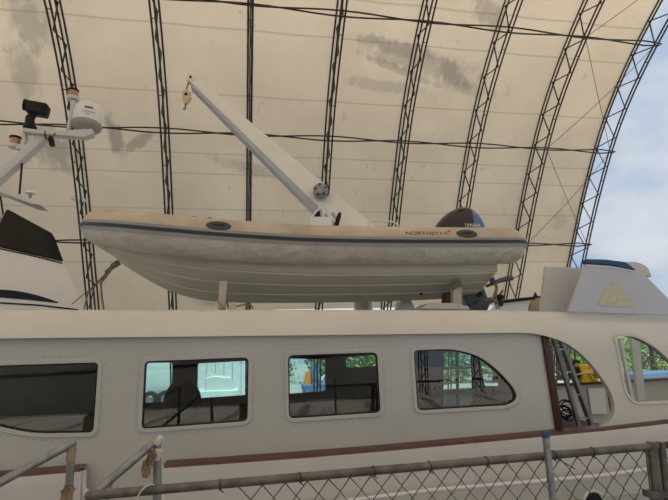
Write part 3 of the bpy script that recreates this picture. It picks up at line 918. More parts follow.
# outboard motor
c = at(461, 226, YR)
motor = thing('outboard_motor', 'charcoal outboard motor on the stern of the tan dinghy', 'outboard motor', (c.x, YR, c.z-.9))
mb = MB()
cp = [(435, 232), (438, 223), (446, 214.5), (455, 209.5), (462, 208), (469, 209.5), (475.5, 215), (480, 223), (481.5, 232)]
cpts = smoothpts([at(a, b, YR) for a, b in cp], 4)
rowsC = []
zb0 = at(460, 234, YR).z
for f in [i/10-1 for i in range(21)]:
    s_ = math.sqrt(max(0, 1-abs(f)**2.6)) if abs(f) < 1 else .0
    s_ = max(s_, .02)
    rowsC.append([Vector((c.x+(q.x-c.x)*(.72+.28*s_), YR+f*.24, zb0+(q.z-zb0)*s_)) for q in cpts])
mb.grid(rowsC)
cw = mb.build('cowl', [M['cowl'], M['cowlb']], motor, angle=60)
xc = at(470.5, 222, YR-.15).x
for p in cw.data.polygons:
    if p.center.x > xc+(p.center.z-zb0)*.1: p.material_index = 1  # right side of the cowl coloured blue, a painted-in bluish reflection
h = [at(a, b, YR-.16) for a, b in ((457, 211.5), (461, 209.5), (468, 209.5), (471.5, 211.5), (466, 211), (461, 211.5))]
MB().prism(h, (0, .06, 0)).build('air_vent', M['black'], motor)
me = text_mesh('YAMAHA', .075)
pT = at(465, 226.8, YR-.275); xs_ = [v.co.x for v in me.vertices]; sT = (at(481, 226, YR-.275).x-pT.x)/(max(xs_)-min(xs_))
for v in me.vertices: v.co = Vector((pT.x+v.co.x*sT, pT.y-v.co.z+.012, pT.z+v.co.y*1.15))
link('maker_lettering', me, M['white'], motor, smooth=False)
# midsection and gearcase, tilted
a = at(474, 262, YR); b = at(478, 296, YR)
MB().tube([a, a.lerp(b, .5), b], [.12, .10, .09], 14).build('midsection', M['motor'], motor)
gp = rounded([(464, 293), (484.5, 287), (488, 297), (492, 301), (488, 311), (471, 311)], 2)
plate('gearcase', [mapY(gp, YR-.12)], YR-.12, .24, M['motor'], motor, bevel=.03)
gp = rounded([(476, 291.5), (481, 290), (483, 296), (478, 297.5)], 1)
plate('side_cover', [mapY(gp, YR-.13)], YR-.13, .02, M['black'], motor, bevel=.004)
MB().tube([at(468, 310, YR-.1), at(480, 303, YR-.1), at(492, 300, YR-.1)], [.05, .07, .05], 12).build('torpedo', M['motor'], motor)
pc = at(499, 297, YR-.15)
mb = MB(); mb.lathe([(0, .08), (.03, .07), (.045, 0), (.04, -.08)], pc, (1, -.3, 0), 14)
for k in range(3):
    a_ = k*2*math.pi/3+.4; dd = Vector((.1, math.cos(a_)*.8, math.sin(a_))).normalized()
    rm = Matrix.Translation(pc+dd*.07) @ dd.to_track_quat('Z', 'Y').to_matrix().to_4x4() @ Matrix.Rotation(.6, 4, 'Z')
    rr = bmesh.ops.create_uvsphere(mb.bm, u_segments=12, v_segments=8, radius=.085, matrix=rm @ Matrix.Diagonal((.75, .14, 1, 1)))
mb.build('propeller', M['black'], motor)
# bracket arm with rope
t = thing('support_prop', 'rusty grey prop arm with hanging rope at the dinghy stern', 'prop', at(493, 300, 6.55))
MB().tube([at(486, 286.5, 6.5), at(500, 280.5, 6.45), at(512.5, 277.5, 6.4)], [.02, .035, .04], 10).build('arm', M['galvd'], t)
for dx in (0, 2.4): MB().tube(smoothpts([at(494+dx, 283, 6.42), at(496+dx*.5, 289, 6.4), at(493.5+dx, 297, 6.4), at(497+dx, 309, 6.4)], 4), .014, 6).build('rope', M['rope'], t)
MB().box(at(492.5, 281, 6.45), (.05, .08, .1), None, .01).build('blue_strap', M['blue'], t)

# chocks on the roof
def chock(P, Y, thick, nm, lab, m_='chock', group=None):
    x_, z_ = xz(*P[-1], Y)
    t = thing(nm, lab, 'chock', (x_, Y, z_), group)
    plate('upright', [mapY(P, Y)], Y, thick, M[m_], t, bevel=.004)
    return t
t = chock([(218, 308.5), (219.5, 281), (227.2, 281), (225, 309)], 6.25, .22, 'boat_chock', 'tall pale chock upright under the dinghy hull, wrapped with orange rope')
MB().tube(smoothpts([at(a, b, 6.2) for a, b in ((216.5, 300), (219.5, 303.5), (223.5, 307.5), (226, 308.5))], 4), .012, 6).build('orange_rope', M['orope'], t)
MB().tube(smoothpts([at(a, b, 6.3) for a, b in ((225.5, 294), (227, 301), (229, 308), (238, 306), (246, 304.5), (251, 305.5), (253, 309))], 4), .011, 6).build('lashing', M['rope'], t)
chock([(229, 310), (228.5, 303), (231, 302.3), (236.2, 302.3), (236, 310)], 6.1, .15, 'boat_chock', 'short square pale chock beside the rope-wrapped one')
t = chock([(453.5, 310), (453.5, 288), (458, 283.5), (461.5, 284), (461.5, 288), (462, 310)], 6.4, .1, 'boat_chock', 'white chock upright under the dinghy stern near the motor leg')
MB().bar(at(452, 286.5, 6.38), at(461, 283, 6.38), .1, .03, (0, 1, 0)).build('hull_pad', M['strap'], t)
t = chock([(445, 305), (446, 291), (449, 288.5), (452, 293), (452, 305)], 6.75, .15, 'boat_chock', 'rust-stained keel chock beside the white stern upright', 'rust')
t = chock([(419, 308.5), (429, 303), (454, 303), (468, 306), (470, 309.5)], 6.35, .4, 'timber_block', 'grey flat block at the foot of the stern chock', 'arm')
t['category'] = 'block'
chock([(400, 309.5), (402, 300.5), (411, 300.5), (416, 309.5)], 7.3, .3, 'deck_locker', 'pale low locker on the roof under the dinghy keel', 'white')['category'] = 'locker'

# bow lashings
eye = at(118, 262.5, YR-.04)
t = thing('bow_lashing', 'dirty ratchet strap from the dinghy bow down to the roof', 'strap', at(72, 307, 6.6))
pe = at(68, 308, 6.2)
pts = [eye, eye.lerp(pe, .25), eye.lerp(pe, .5), pe]
q1 = [at(a, b, 6.8) for a, b in ((118, 262.5), (110, 269), (104, 276), (97, 283))]
MB().tube(smoothpts(q1, 3), .015, 6).build('webbing', M['strap'], t)
MB().tube(smoothpts([at(116, 263.5, 6.75), at(107, 275, 6.7), at(100, 284, 6.7)], 3), .014, 6).build('webbing', M['strap'], t)
MB().box(at(115.5, 264.5, 6.75), (.12, .06, .07), Matrix.Rotation(-.6, 4, 'Y'), .01).build('shackle', M['galvd'], t)
MB().box(at(109, 270, 6.75), (.12, .05, .05), Matrix.Rotation(-.8, 4, 'Y'), .01).build('ratchet', M['galvd'], t)
MB().tube([at(98, 282.5, 6.8), at(72, 304, 6.3)], .007, 6).build('cord', M['strap'], t)
MB().tube(smoothpts([at(101, 283, 6.8), at(101.5, 294, 6.7), at(103.5, 309, 6.6)], 3), .015, 6).build('hanging_strap', M['rope'], t)
MB().tube([at(97, 284, 6.8), at(88, 293, 6.6), at(84, 309, 6.5)], .008, 6).build('cord', M['strap'], t)

# ------------------------------------------------------------------ crane
YB = 8.0
base = at(345, 240, YB)
crane = thing('boat_crane', 'pale steel crane boom rising to the left behind the dinghy', 'crane', (base.x, YB, 2.1))
def P(px, py, Y=YB): return at(px, py, Y)
t_up, t_lo = P(194, 76.5), P(190.5, 83.5)
b_up, b_lo = P(378, 232), P(341, 232)
rows = []
mb = MB()
wT_, wB_ = .06, .13
def sec(u, l, w): return [u+Vector((0, -w, 0)), u+Vector((0, w, 0)), l+Vector((0, w, 0)), l+Vector((0, -w, 0)), u+Vector((0, -w, 0))]
rows = [sec(t_up.lerp(b_up, f), t_lo.lerp(b_lo, f), wT_+(wB_-wT_)*f) for f in (0, .25, .5, .75, 1)]
mb.grid(rows)
mb.build('boom', M['boom'], crane)
# underside rail, a flange in bluish grey
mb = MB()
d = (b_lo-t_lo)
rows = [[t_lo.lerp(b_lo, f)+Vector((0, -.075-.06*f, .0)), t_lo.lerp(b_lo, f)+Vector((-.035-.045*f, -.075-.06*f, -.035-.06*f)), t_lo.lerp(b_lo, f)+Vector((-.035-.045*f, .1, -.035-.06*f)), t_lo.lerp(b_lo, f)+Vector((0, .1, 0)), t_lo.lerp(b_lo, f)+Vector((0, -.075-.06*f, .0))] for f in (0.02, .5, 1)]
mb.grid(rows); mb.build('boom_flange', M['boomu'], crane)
hd = P(191, 79.5)
MB().lathe([(0, .075), (.07, .075), (.075, .06), (.075, -.06), (.07, -.075), (0, -.075)], hd, (0, 1, 0), 20).build('boom_head', M['boom'], crane)
MB().lathe([(0, .1), (.02, .1), (.02, -.1), (0, -.1)], hd, (0, 1, 0), 12).build('sheave_pin', M['black'], crane)
w = P(321, 191, YB-.25)
mb = MB()
mb.lathe([(0, .10), (.07, .10), (.075, .06), (.13, .05), (.14, .0), (.14, -.05), (.09, -.07), (.09, -.12), (0, -.12)], w, (-.25, -1, -.1), 24)
wi = mb.build('winch_drum', M['galv'], crane)
mb = MB()
for k in range(5):
    a_ = .4+k*2*math.pi/5; mb.bar(w+Vector((-.02, -.075, 0)), w+Vector((.12*math.cos(a_)-.02, -.07, .12*math.sin(a_))), .02, .02, (0, 1, 0))
mb.build('winch_fins', M['black'], wi)
MB().tube([w+Vector((.10, -.03, -.09)), w+Vector((.13, -.05, .02)), w+Vector((.07, -.05, .12))], .025, 8).build('hose', M['black'], wi)
tri = [P(a, b, YB-.3) for a, b in ((308.5, 222), (318.5, 211), (323, 202), (326, 203), (332, 212), (334, 224), (308, 224))]
MB().prism([P(a, b, YB-.32) for a, b in ((309, 221.5), (318, 211), (320, 211), (320.5, 224), (309, 224))], (0, .08, 0)).build('black_bracket', M['black'], crane)
for (a, b) in (((323.5, 202), (323, 224)), ((324, 202), (331.5, 224)), ((324, 202), (308.5, 221))):
    MB().bar(P(*a, YB-.35), P(*b, YB-.35), .03, .03, (0, 1, 0)).build('stay', M['white'], crane)
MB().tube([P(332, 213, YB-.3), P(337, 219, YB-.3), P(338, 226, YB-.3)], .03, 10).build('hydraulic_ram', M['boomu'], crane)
pb = (b_up+b_lo)/2
MB().tube([Vector((pb.x, YB, 2.05)), Vector((pb.x, YB, b_lo.z+.1))], .16, 20).build('pedestal', M['boom'], crane)
MB().lathe([(.26, 0), (.26, .03), (.17, .05)], Vector((pb.x, YB, 2.07)), (0, 0, 1), 20).build('base_flange', M['boom'], crane)
# hoist block hanging from boom
hb = thing('hoist_block', 'wooden-cheeked hoist block hanging from the crane tip', 'pulley', P(185.5, 107))
MB().tube([P(188.5, 83), P(187, 87), P(186.4, 89.5)], .012, 6).build('shackle', M['galvd'], hb)
bl = rounded([(183.2, 90), (187, 88.6), (190.6, 93), (191, 97), (187.5, 102), (184.5, 103.5), (182.3, 99), (181.6, 94)], 1.2)
plate('block_cheek', [mapY(bl, YB-.05)], YB-.05, .1, M['wood'], hb, bevel=.01)
MB().lathe([(0, .06), (.025, .06), (.03, .05)], P(186.3, 95.5, YB), (0, -1, 0), 12).build('sheave_bolt', M['black'], hb)
MB().tube(smoothpts([P(185.2, 103), P(185.4, 106.5), P(184.6, 109.5), P(183.4, 108)], 4), .012, 6).build('hook', M['galvd'], hb)

# ------------------------------------------------------------------ neighbour yacht at left with its mast
YN = 10.5
nb = thing('sport_yacht', 'white motor yacht superstructure with black wraparound glass at far left', 'boat', (-6, 12, -.8))
body = [(-160, 246), (-40, 238), (0, 247), (63, 261.5), (72, 282), (82, 304), (90, 330), (90, 420), (-160, 420)]
plate('superstructure', [mapY(body, YN)], YN, 3.0, M['whitebt'], nb, bevel=.02, deform=None)
for v in COL.objects[-1].data.vertices: v.co.x -= .6*(v.co.y-YN)
gl = rounded([(-10, 245), (-2, 226), (7, 208.5), (52, 233), (55, 238), (63.5, 261), (30, 253), (0, 246)], [0, 0, 3, 2, 2, 1, 0, 0])
plate('wraparound_glass', [mapY(gl, YN-.03)], YN-.03, 2.2, M['smoke'], nb, bevel=.01)
for v in COL.objects[-1].data.vertices: v.co.x -= .6*(v.co.y-YN+.03)
def band(P1, P2, nm, m_, Yo=.012):
    plate(nm, [mapY(P1+P2[::-1], YN-Yo)], YN-Yo, .03, m_, nb)
band([(-60, 236.8), (0, 248), (30, 254.5), (62, 262.5)], [(-60, 238), (0, 249.3), (30, 255.8), (62, 263.8)], 'pin_stripe', M['smoke'])
g2 = [(p.x, p.y) for p in smoothpts([(-60, 287, 0), (0, 289.5, 0), (20, 291.5, 0), (40, 296, 0), (58, 302, 0)], 4)]
band(g2, [(-60, 298)]+[(0, 297.5), (30, 300), (58, 303)], 'lower_window', M['smoke'])
band([(-60, 302), (0, 302), (40, 304.5), (78, 309)], [(-60, 303.5), (0, 303.6), (40, 306), (78, 310.5)], 'hull_stripe', M['smoke'])
# mast
YM = 10.8
mast = MB().bar(at(-20, 196, YM), at(46, 135.5, YM), .2, .23, (0, 1, 0), .03).build('mast_arm', M['arm'], nb)
plate('mast_platform', [mapY(rounded([(22, 131), (23, 127.5), (48, 131), (92, 128.5), (93, 133.5), (84, 137), (40, 133.5)], .8), YM-.2)], YM-.2, .2, M['arm'], nb, bevel=.01)
plate('light_bracket', [mapY([(15, 145), (20.5, 144), (23, 129), (26, 129), (24.5, 147), (17, 149.5)], YM-.1)], YM-.1, .12, M['arm'], nb, bevel=.006)
plate('lower_spreader', [mapY([(-30, 174), (0, 185.5), (40, 204.8), (30, 203.5), (0, 192), (-30, 182)], YM-.2)], YM-.2, .5, M['arm'], nb, bevel=.008)
MB().tube([at(22, 163, YM), at(19.5, 194, YM)], .022, 8).build('antenna_rod', M['black'], nb)
MB().tube([at(74, 101, YM), at(69, 130, YM)], .055, 12).build('lamp_post', M['arm'], nb)
# things on the mast
c = at(85.3, 135.5, YM)
dome = thing('satellite_dome', 'white satellite dome on the mast platform at left', 'antenna', c)
k = 10.8/477*1.05
MB().lathe([(0, .80), (.12, .79), (.21, .75), (.275, .68), (.30, .58), (.305, .34), (.30, .30)], c, (0.05, 0, 1), 32).build('radome', M['white'], dome)
MB().lathe([(.30, .305), (.315, .28), (.315, .21), (.28, .15), (.18, .08), (.18, 0), (0, 0)], c, (0.05, 0, 1), 32).build('dome_base', M['strake'], dome)
def printed_band(zc_, wdt, hh, nm):
    cen = c+Vector((.03, 0, 0)); view = math.atan2(CAM.x-cen.x, cen.y-CAM.y); rows = []
    for zz in (zc_, zc_+hh):
        rows.append([(cen.x+.312*math.sin(view+wdt*(q/8-.5)/.31), cen.y-.312*math.cos(view+wdt*(q/8-.5)/.31), c.z+zz) for q in range(9)])
    MB().grid(rows).build(nm, M['logo'], dome)
printed_band(.53, .17, .035, 'printed_mark')
printed_band(.44, .28, .010, 'printed_line')
printed_band(.39, .09, .010, 'printed_line')
def navlight(px, py, Y, s_, lab):
    c_ = at(px, py, Y)
    t = thing('navigation_light', lab, 'lamp', c_-Vector((0, 0, .14*s_)))
    MB().lathe([(0, -.14), (.12, -.14), (.13, -.11), (.13, -.07), (.10, -.06)], c_, (0, 0, 1), 20).build('lamp_base', M['arm'], t)
    MB().lathe([(.10, -.06), (.105, .07), (.10, .08)], c_, (0, 0, 1), 20).build('lens', M['amber'], t)
    MB().lathe([(.11, .07), (.12, .09), (.115, .12), (.06, .14), (0, .145)], c_, (0, 0, 1), 20).build('cap', M['black'], t)
navlight(73, 94.5, YM, 1, 'amber-lensed mast light on a post beside the satellite dome')
navlight(15, 142, YM, 1, 'amber-lensed mast light low on the left bracket')
c_ = at(34, 116, YM)
t = thing('searchlight', 'black searchlight tilted up on the mast platform', 'searchlight', at(31, 130, YM))
MB().box(at(38, 109.5, YM), (.42, .3, .28), Matrix.Rotation(.15, 4, 'Y'), .05).build('lamp_head', M['black'], t)
MB().lathe([(.0, .0), (.1, 0), (.13, .1), (.13, .14), (0, .14)], at(31, 106, YM), (-1, -.2, .1), 16).build('lens_hood', M['black'], t)
MB().tube([at(30, 129.5, YM), at(30, 118, YM), at(35, 112, YM)], [.12, .09, .08], 12).build('swivel_base', M['black'], t)
MB().sphere(at(30, 128, YM), .14, (1, 1, .7)).build('motor_housing', M['black'], t)
t = thing('horn', 'small black cable bundle hanging under the mast platform', 'cable', at(51, 146, YM))
MB().box(at(51.5, 142, YM-.25), (.1, .1, .2), Matrix.Rotation(-.3, 4, 'Y'), .02).build('fitting', M['black'], t)
t.name = 'cable_junction'
MB().tube(smoothpts([at(45, 131, YM-.3), at(45.5, 138, YM-.3), at(51, 139, YM-.3), at(55, 133, YM-.3)], 4), .014, 6).build('loose_cable', M['black'], t)
MB().tube(smoothpts([at(50, 136, YM-.3), at(53, 141, YM-.3), at(52, 145.5, YM-.3)], 4), .03, 6).build('plug', M['black'], t)
c_ = at(30, 198, YM)
t = thing('mushroom_antenna', 'small white mushroom antenna on the lower spreader', 'antenna', c_)
MB().tube([c_, c_+Vector((0, 0, .1))], .03, 10).build('stem', M['galv'], t)
MB().lathe([(0, .17), (.07, .16), (.11, .12), (.11, .10), (0, .09)], c_, (0, 0, 1), 20).build('cap', M['boom'], t)

# ------------------------------------------------------------------ foreground fence
ZR = 1.15
fa, fb = at_z(90, 495.5, ZR), at_z(657, 446, ZR)
fd = (fb-fa).normalized(); fn_ = Vector((-fd.y, fd.x, 0))
fence = thing('chain_link_fence', 'low chain-link fence with galvanised top rail across the bottom right', 'fence', (fa.x, fa.y, -.1))
end = fb+fd*2.2
MB().tube([fa, fb], .0195, 14).build('top_rail', M['galvd'], fence)
MB().tube([fb+fd*.06, end], .0185, 12).build('top_rail', M['galvd'], fence)
MB().sphere(fa, .0205, (1, 1, 1)).build('rail_end_cap', M['galvd'], fence)
mb = MB(); dw = .100; L_ = (end-fa).length; nW = int(L_/dw); zt_ = ZR-.02; nz = int((zt_+.1)/dw*2)
for i in range(6, nW):
    for ph in (0, 1):
        pts = []
        for j in range(15):
            u = i*dw+(dw/2 if (j % 2) else 0)*(1 if ph == 0 else -1)+ (0 if ph == 0 else dw)
            jit = .002*math.sin(i*7.3+j*3.1+ph)
            z_ = zt_-j*dw/2*1.12
            pts.append(fa+fd*(u+jit+.012*math.sin(j*.4+i*.15))+fn_*(.003 if ph else -.003)+Vector((0, 0, z_-ZR)))
        mb.tube(pts, .0026, 5)
mb.build('wire_mesh', M['wire'], fence)
# wire ties round the rail
mb = MB()
for k in range(14):
    u = .55+k*(L_-.6)/14+random.uniform(-.05, .05); c_ = fa+fd*u
    mb.tube([c_+fn_*.022*math.cos(a_)+Vector((0, 0, .022*math.sin(a_)))+fd*.012*(a_/6.3) for a_ in [j*.9 for j in range(8)]], .003, 4)
    mb.tube([c_+Vector((0, 0, -.02)), c_+fd*.02+Vector((0, 0, -.035))], .0024, 4)
mb.build('wire_ties', M['wire'], fence)
q1 = [(at_z(574, 454.5, ZR-.03)), ]
MB().tube([at(556, 458, 3.0*.9)+Vector((0, 0, 0)), at(563, 462, 2.7), at(575, 469, 2.7)], .003, 4).build('bent_wire', M['wire'], fence)
# blue-tipped post standing in front of the rail
def on_fence(px, py, off=0):
    d = ray(px, py); n_ = fn_; s_ = ((fa+n_*off)-CAM).dot(n_)/d.dot(n_); return CAM+d*s_
pt_, pb_ = on_fence(545, 431.5, -.04), on_fence(553, 500, -.04)
post = thing('steel_post', 'square steel post with blue painted tip in front of the fence rail', 'post', (pt_.x, pt_.y, -.1))
dn = (pb_-pt_).normalized(); bot = pt_+dn*((pt_.z+.1)/abs(dn.z))
MB().bar(pt_, bot, .026, .026, fn_, .003).build('post', M['galv'], post)
MB().bar(pt_-dn*.002, pt_+dn*.03, .0285, .0285, fn_, .003).build('blue_tip', M['blue'], post)
for px_, nm in ((655, 0), (664.5, 1)):
    a = on_fence(px_-3, 446+nm*0, 0); b = on_fence(px_+3, 500, 0); dn = (b-a).normalized(); a2 = a-dn*.02
    MB().tube([a2, a+dn*1.25], .027 if nm == 0 else .02, 12).build('fence_post', M['galvd'], fence)
a = on_fence(646.5, 450); b = on_fence(652, 500); dn = (b-a).normalized()
MB().bar(a, a+dn*1.2, .012, .008, fn_).build('tension_bar', M['galvd'], fence)
mb = MB()
for yy in (494,): mb.bar(on_fence(647, yy, -.01), on_fence(664, yy-1, -.01), .06, .03)
mb.build('post_clamp', M['galvd'], fence)
# twine round the left end of the rail
t = tag(MB().tube(smoothpts([on_fence(136, 500, -.03), on_fence(142, 490, -.035), on_fence(150, 484.5, -.03), on_fence(156, 487, .02), on_fence(157, 494, .03)], 5), .0035, 6).build('twine', M['tape']), 'pale twine looped over the left end of the fence rail', 'twine')

# ------------------------------------------------------------------ stair handrails
def handrail(top_px, low_px, post_low, D, lab, rag, r_=.019):
    a = at(*top_px, D); b = at(*low_px, D*.93)
    post_b = at(*post_low, D); dn = (post_b-a).normalized()
    foot = a+dn*((a.z+.1)/abs(dn.z)); d = (b-a).normalized()
    t = thing('stair_handrail', lab, 'handrail', foot, 'galvanised stair handrails at lower left')
    MB().tube([a+Vector((0, 0, 0)), a+d*1.5], r_, 14).build('sloping_rail', M['galv'], t)
    MB().sphere(a, r_*1.02).build('elbow', M['galv'], t)
    MB().tube([a, foot], r_*.95, 14).build('post', M['galv'], t)
    return a, b, dn, t
def ragmesh(pts, w_, nm, lab, seed):
    random.seed(seed); rows = []
    pts = smoothpts(pts, 4)
    for i, p in enumerate(pts):
        f = i/(len(pts)-1); ww = w_*(.55+.6*math.sin(f*math.pi)+random.uniform(-.15, .15))
        rows.append([p+Rv*ww*s2+Fv*(-.016+.010*math.sin(s2*9+i*1.3)) for s2 in (-1, -.6, -.2, .2, .6, 1)])
    mb = MB(); mb.grid(rows); o = mb.build(nm, M['rag'], None, angle=80)
    md = o.modifiers.new('s', 'SOLIDIFY'); md.thickness = .004
    tag(o, lab, 'rag')
    random.seed(7)
D2 = 2.85
a, b, dn, t = handrail((157, 440), (96, 492), (157, 500), D2, 'sloping handrail with tan rag and tape, beside the fence end', True, .0215)
MB().box(a+Vector((.012, -.02, .0)), (.03, .045, .045), Matrix.Rotation(.5, 4, 'Y'), .006).build('tape_wrap', M['tape'], t)
MB().box(a+dn*.07+Vector((0, -.015, 0)), (.045, .045, .06), Matrix.Rotation(.2, 4, 'Y'), .01).build('tape_wrap', M['tape'], t)
ragmesh([at(q, w_, D2-.03) for q, w_ in ((154.5, 447), (153, 455), (149, 462), (147.5, 470), (146.5, 476))], .024, 'hanging_rag', 'torn tan rag tied under the right-hand handrail top', 3)
MB().bar(at(112, 482, D2), at(107, 500, D2), .012, .012).build('stay', M['galv'], t)
D3 = 2.9
a, b, dn, t = handrail((72, 443.5), (-10, 488), (68.2, 500), D3, 'sloping handrail leaving the frame at lower left', True, .0215)
MB().tube([a+dn*.02, a+dn*.085], .0235, 12).build('tape_wrap', M['rag'], t)
ragmesh([at(q, w_, D3-.03) for q, w_ in ((71.5, 483), (70, 488), (68, 494), (66, 503))], .028, 'hanging_rag', 'dirty tan rag wrapped low on the left-hand post', 5)

# ------------------------------------------------------------------ yard beyond: trailer, shed, trees
def trailer():
    t = thing('box_trailer', 'pale box trailer seen through the second cabin window', 'trailer', (at(150, 385, 27).x, 27, -.8))
    a, b = at(122, 362, 27), at(174, 398, 27)
    MB().box(((a.x+b.x)/2, 28.2, (2.2+.1)/2+.1), (b.x-a.x, 2.0, 2.6), None, .04).build('box_body', M['trail'], t)
    MB().box(((a.x+b.x)/2, 27, -.1), (b.x-a.x+.1, .1, .08)).build('side_rail', M['galv'], t)
    for px in (165, 150):
        c_ = at(px, 398, 26.95)
        w_ = MB().lathe([(0, .12), (.2, .12), (.38, .1), (.42, .02), (.42, -.1), (0, -.1)], Vector((c_.x, 26.95, -.38)), (0, -1, 0), 24).build('wheel', M['tyre'], t)
        MB().lathe([(0, .14), (.16, .14), (.19, .12)], Vector((c_.x, 26.95, -.38)), (0, -1, 0), 16).build('hub', M['galv'], w_)
trailer()
t = thing('metal_building', 'white ribbed metal building seen through the right half of the second window', 'building', (-4, 33, -.8))
mb = MB(); a, b = at(186, 360, 33), at(262, 395, 33)
mb.box(((a.x+b.x)/2, 35.1, 1.6), (b.x-a.x, 4, 4.8))
for k in range(int((b.x-a.x)/.55)): mb.box((a.x+.3+k*.55, 32.97, 1.6), (.12, .1, 4.8))
mb.build('ribbed_wall', M['shed'], t)
t = thing('covered_launch', 'small white covered launch on the yard, behind the yacht windows', 'boat', (at(218, 390, 28).x, 28, -.8))
hp = [(206, 392), (205, 378), (214, 376), (231, 377.5), (234, 392)]
plate('canopy', [mapY(rounded(hp, 1), 28)], 28, 1.6, M['white'], t, bevel=.05)
hp = [(198, 402), (196, 391), (238, 390), (236, 401)]
plate('hull', [mapY(rounded(hp, 1), 27.8)], 27.8, 2.0, M['trail'], t, bevel=.05)
t = thing('step_ladder', 'white step ladder standing in the yard behind the third window', 'ladder', at(300, 396, 26.8)-Vector((0, 0, 0)))
for (a, b) in (((291, 357), (301, 397)), ((296, 357), (306, 397))): MB().bar(at(*a, 26.8), at(*b, 26.8), .06, .06, (0, 1, 0)).build('rail', M['shed'], t)
for k in range(6):
    f = (k+.5)/6; MB().bar(at(291+10*f, 357+40*f, 26.8), at(296+10*f, 357+40*f, 26.8), .05, .05).build('rung', M['shed'], t)
t = thing('blue_dinghy', 'small blue and orange dinghy hull in the yard behind the third window', 'boat', (at(316, 392, 25).x, 25, -.8))
plate('hull', [mapY(rounded([(303, 385), (330, 383), (328, 398), (306, 398)], 2), 25)], 25, 1.2, M['tarp'], t, bevel=.05)
plate('canvas', [mapY(rounded([(306, 372), (312, 370), (312, 386), (304, 386)], 1), 25.1)], 25.1, .3, M['orange'], t, bevel=.02)
MB().box(at(315, 373, 25.1), (.42, .3, .95), None, .08).build('engine', M['tarp'], t)
plate('tarpaulin', [mapY(rounded([(640, 374), (668, 371.5), (700, 371), (704, 380), (640, 381)], 2), 27)], 27, 2, M['tarp'], None, bevel=.05)
tp = COL.objects[-1]; tag(tp, 'blue tarpaulin-covered stack beyond the aft window', 'tarpaulin')

def tree_mesh(name, seed, dark):
    rnd = random.Random(seed); bm = bmesh.new()
    for b_ in range(26):
        th, ph = rnd.uniform(0, 6.28), rnd.uniform(-.9, 1.4); rr = rnd.uniform(.9, 1.9)
        c_ = Vector((rr*math.cos(th)*math.cos(ph), rr*math.sin(th)*math.cos(ph), rr*math.sin(ph)))
        for k in range(60):
            v = Vector((rnd.gauss(0, 1), rnd.gauss(0, 1), rnd.gauss(0, 1))).normalized()*rnd.uniform(.45, .8)
            p = c_+v; s_ = rnd.uniform(.07, .15)
            e1 = Vector((rnd.gauss(0, 1), rnd.gauss(0, 1), rnd.gauss(0, 1))).normalized(); e2 = e1.orthogonal().normalized()
            vs = [bm.verts.new(p+q) for q in (e1*s_*1.6, e2*s_*.6, -e1*s_*1.6, -e2*s_*.6)]
            bm.faces.new(vs)
    me = bpy.data.meshes.new('foliage'); bm.to_mesh(me); bm.free(); return me
TM = [tree_mesh('foliage', 11, 0), tree_mesh('foliage', 23, 1)]
rnd = random.Random(5)
spots = []
TR = [(-60, 40, 'at the far left beyond the yard'), (10, 34, 'behind the first cabin window'), (118, 40, 'left of the pale trailer'), (184, 50, 'between the trailer and the ribbed building'), (268, 44, 'at the right corner of the second window'),
      (330, 40, 'in the gap right of the blue dinghy'), (366, 32, 'in the top right of the third window'), (396, 40, 'just right of the third window'), (432, 33, 'left in the salon door glass'), (462, 40, 'right in the salon door glass'), (492, 32, 'behind the pointed tip of the fourth window'),
      (528, 40, 'hidden mostly by the cabin end'), (556, 31, 'just right of the mahogany post'), (580, 38, 'above the yellow engine'), (604, 31, 'right of the yellow engine'), (628, 37, 'at the left of the aft window'), (650, 32, 'in the middle of the aft window'), (676, 39, 'at the right end of the aft window'), (712, 33, 'outermost beyond the open end')]
for k, (px, Yt, plc) in enumerate(TR):
    p = at(px, 350, Yt); zc_ = at(px, 357, Yt).z
    s_ = rnd.uniform(1.05, 1.2); kind_ = k % 2
    t = thing('yard_tree', ('bright green ' if kind_ == 0 else 'darker green ')+'leafy tree '+plc, 'tree', (p.x, Yt, -.8), 'trees beyond the boat yard')
    f = bpy.data.objects.new('foliage', TM[kind_]); COL.objects.link(f); f.parent = t; f.location = (0, 0, max(1.6, zc_+.8)); f.scale = (s_*1.05, s_, s_*.95)
    if k < 2: TM[k].materials.append(M['leaf'] if kind_ == 0 else M['leafd'])
    o = MB().tube([(p.x, Yt, -.8), (p.x+.1, Yt, 1.0), (p.x, Yt, 2.6)], [.2, .15, .08], 8).build('trunk', M['bark'], t)

# ------------------------------------------------------------------ boat moored behind the photographer (seen mirrored in the windows)
b2 = thing('moored_cruiser', 'white cruiser behind the viewpoint, mirrored in the dark cabin windows', 'boat', (-3, -8, -.8))
Z2 = .65
rowsN = []
for k in range(17):
    f = k/16; x = -13+f*19; bw = 1.7*(1-max(0, (f-.6)/.4)**2.2)
    sh = .95+.55*f*f
    sh += Z2; rowsN.append([(x, -8+bw, sh), (x+.0, -8+bw*.93, .2+Z2), (x, -8+bw*.5, -.6+Z2), (x, -8, -.75+Z2), (x, -8-bw*.5, -.6+Z2), (x, -8-bw*.93, .2+Z2), (x, -8-bw, sh), (x, -8+bw, sh)])
MB().grid(rowsN).build('hull', M['whitebt'], b2)
MB().prism([(-10, -6.9, 1.6), (-9.3, -6.9, 3.1), (-3.5, -6.9, 3.0), (-1.8, -6.9, 1.7)], (0, -2.2, 0)).build('cabin', M['whitebt'], b2)
MB().prism([(-8.8, -6.88, 2.2), (-8.5, -6.88, 2.8), (-4, -6.88, 2.75), (-3.0, -6.88, 2.2)], (0, .02, 0)).build('cabin_window', M['smoke'], b2)
rail = MB(); rp = []
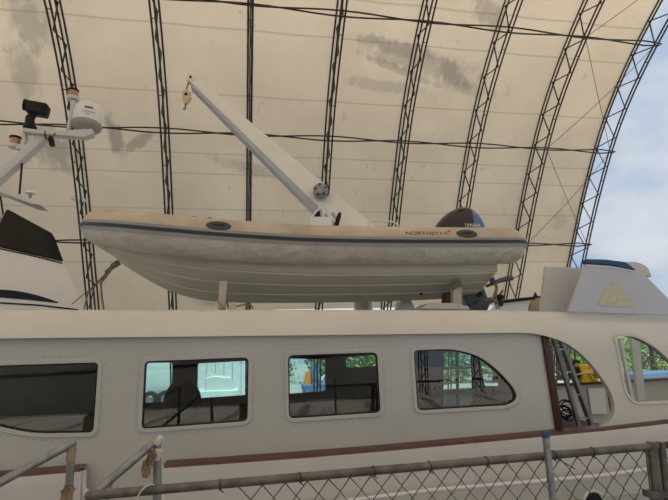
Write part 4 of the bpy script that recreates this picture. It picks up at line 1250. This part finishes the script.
for k in range(9):
    f = .45+.53*k/8; x = -13+f*19; bw = 1.7*(1-max(0, (f-.6)/.4)**2.2); sh = .95+.55*f*f+Z2
    rp.append((x, -8+bw, sh+.6)); rail.tube([(x, -8+bw, sh), (x, -8+bw, sh+.6)], .02, 6)
rail.tube(rp, .025, 6); rail.build('guard_rail', M['galv'], b2)

for kx in (-10, -5, 0):
    MB().box((kx, -8, -.45), (.25, 1.2, .72)).build('keel_block', M['wood'], b2)
# dark side stripe of the cruiser
MB().tube([(-13+19*f_, -8+1.7*(1-max(0, (f_-.6)/.4)**2.2)*.985+.01, .62+.4*f_*f_+Z2) for f_ in [q_/16*.97 for q_ in range(17)]], .05, 6).build('hull_stripe', M['navy'], b2)

# ------------------------------------------------------------------ world, sun, exposure
wd = bpy.data.worlds.new('sky'); SC.world = wd; wd.use_nodes = True; nt = wd.node_tree
bg = nt.nodes['Background']; N = nt.nodes.new; Lk = nt.links.new
tc = N('ShaderNodeTexCoord'); mp = N('ShaderNodeMapping'); mp.inputs['Scale'].default_value = (1.6, 1.6, 3.0); mp.inputs['Location'].default_value = (.6, .2, .9)
ns = N('ShaderNodeTexNoise'); ns.inputs['Scale'].default_value = 1.7; ns.inputs['Detail'].default_value = 7; ns.inputs['Roughness'].default_value = .5
rp_ = N('ShaderNodeValToRGB'); cr = rp_.color_ramp
cr.elements[0].position = .36; cr.elements[0].color = (.36, .54, .80, 1)
cr.elements[1].position = .50; cr.elements[1].color = (.70, .77, .87, 1)
e_ = cr.elements.new(.66); e_.color = (.95, .97, 1.0, 1)
Lk(tc.outputs['Generated'], mp.inputs[0]); Lk(mp.outputs[0], ns.inputs['Vector']); Lk(ns.outputs['Fac'], rp_.inputs['Fac']); Lk(rp_.outputs['Color'], bg.inputs['Color'])
bg.inputs['Strength'].default_value = .85
sd = bpy.data.lights.new('sun', 'SUN'); sd.energy = 5.0; sd.angle = R(2); sd.color = (1, .93, .82)
so = bpy.data.objects.new('sun', sd); COL.objects.link(so); so.rotation_euler = Vector((-.12, .42, -.90)).to_track_quat('-Z', 'Y').to_euler()
SC.view_settings.view_transform = 'Standard'; SC.view_settings.look = 'None'; SC.view_settings.gamma = 1
SC.view_settings.exposure = 0.0
SC.cycles.max_bounces = 8; SC.cycles.transparent_max_bounces = 12; SC.cycles.sample_clamp_indirect = 4
SC.cycles.use_denoising = True
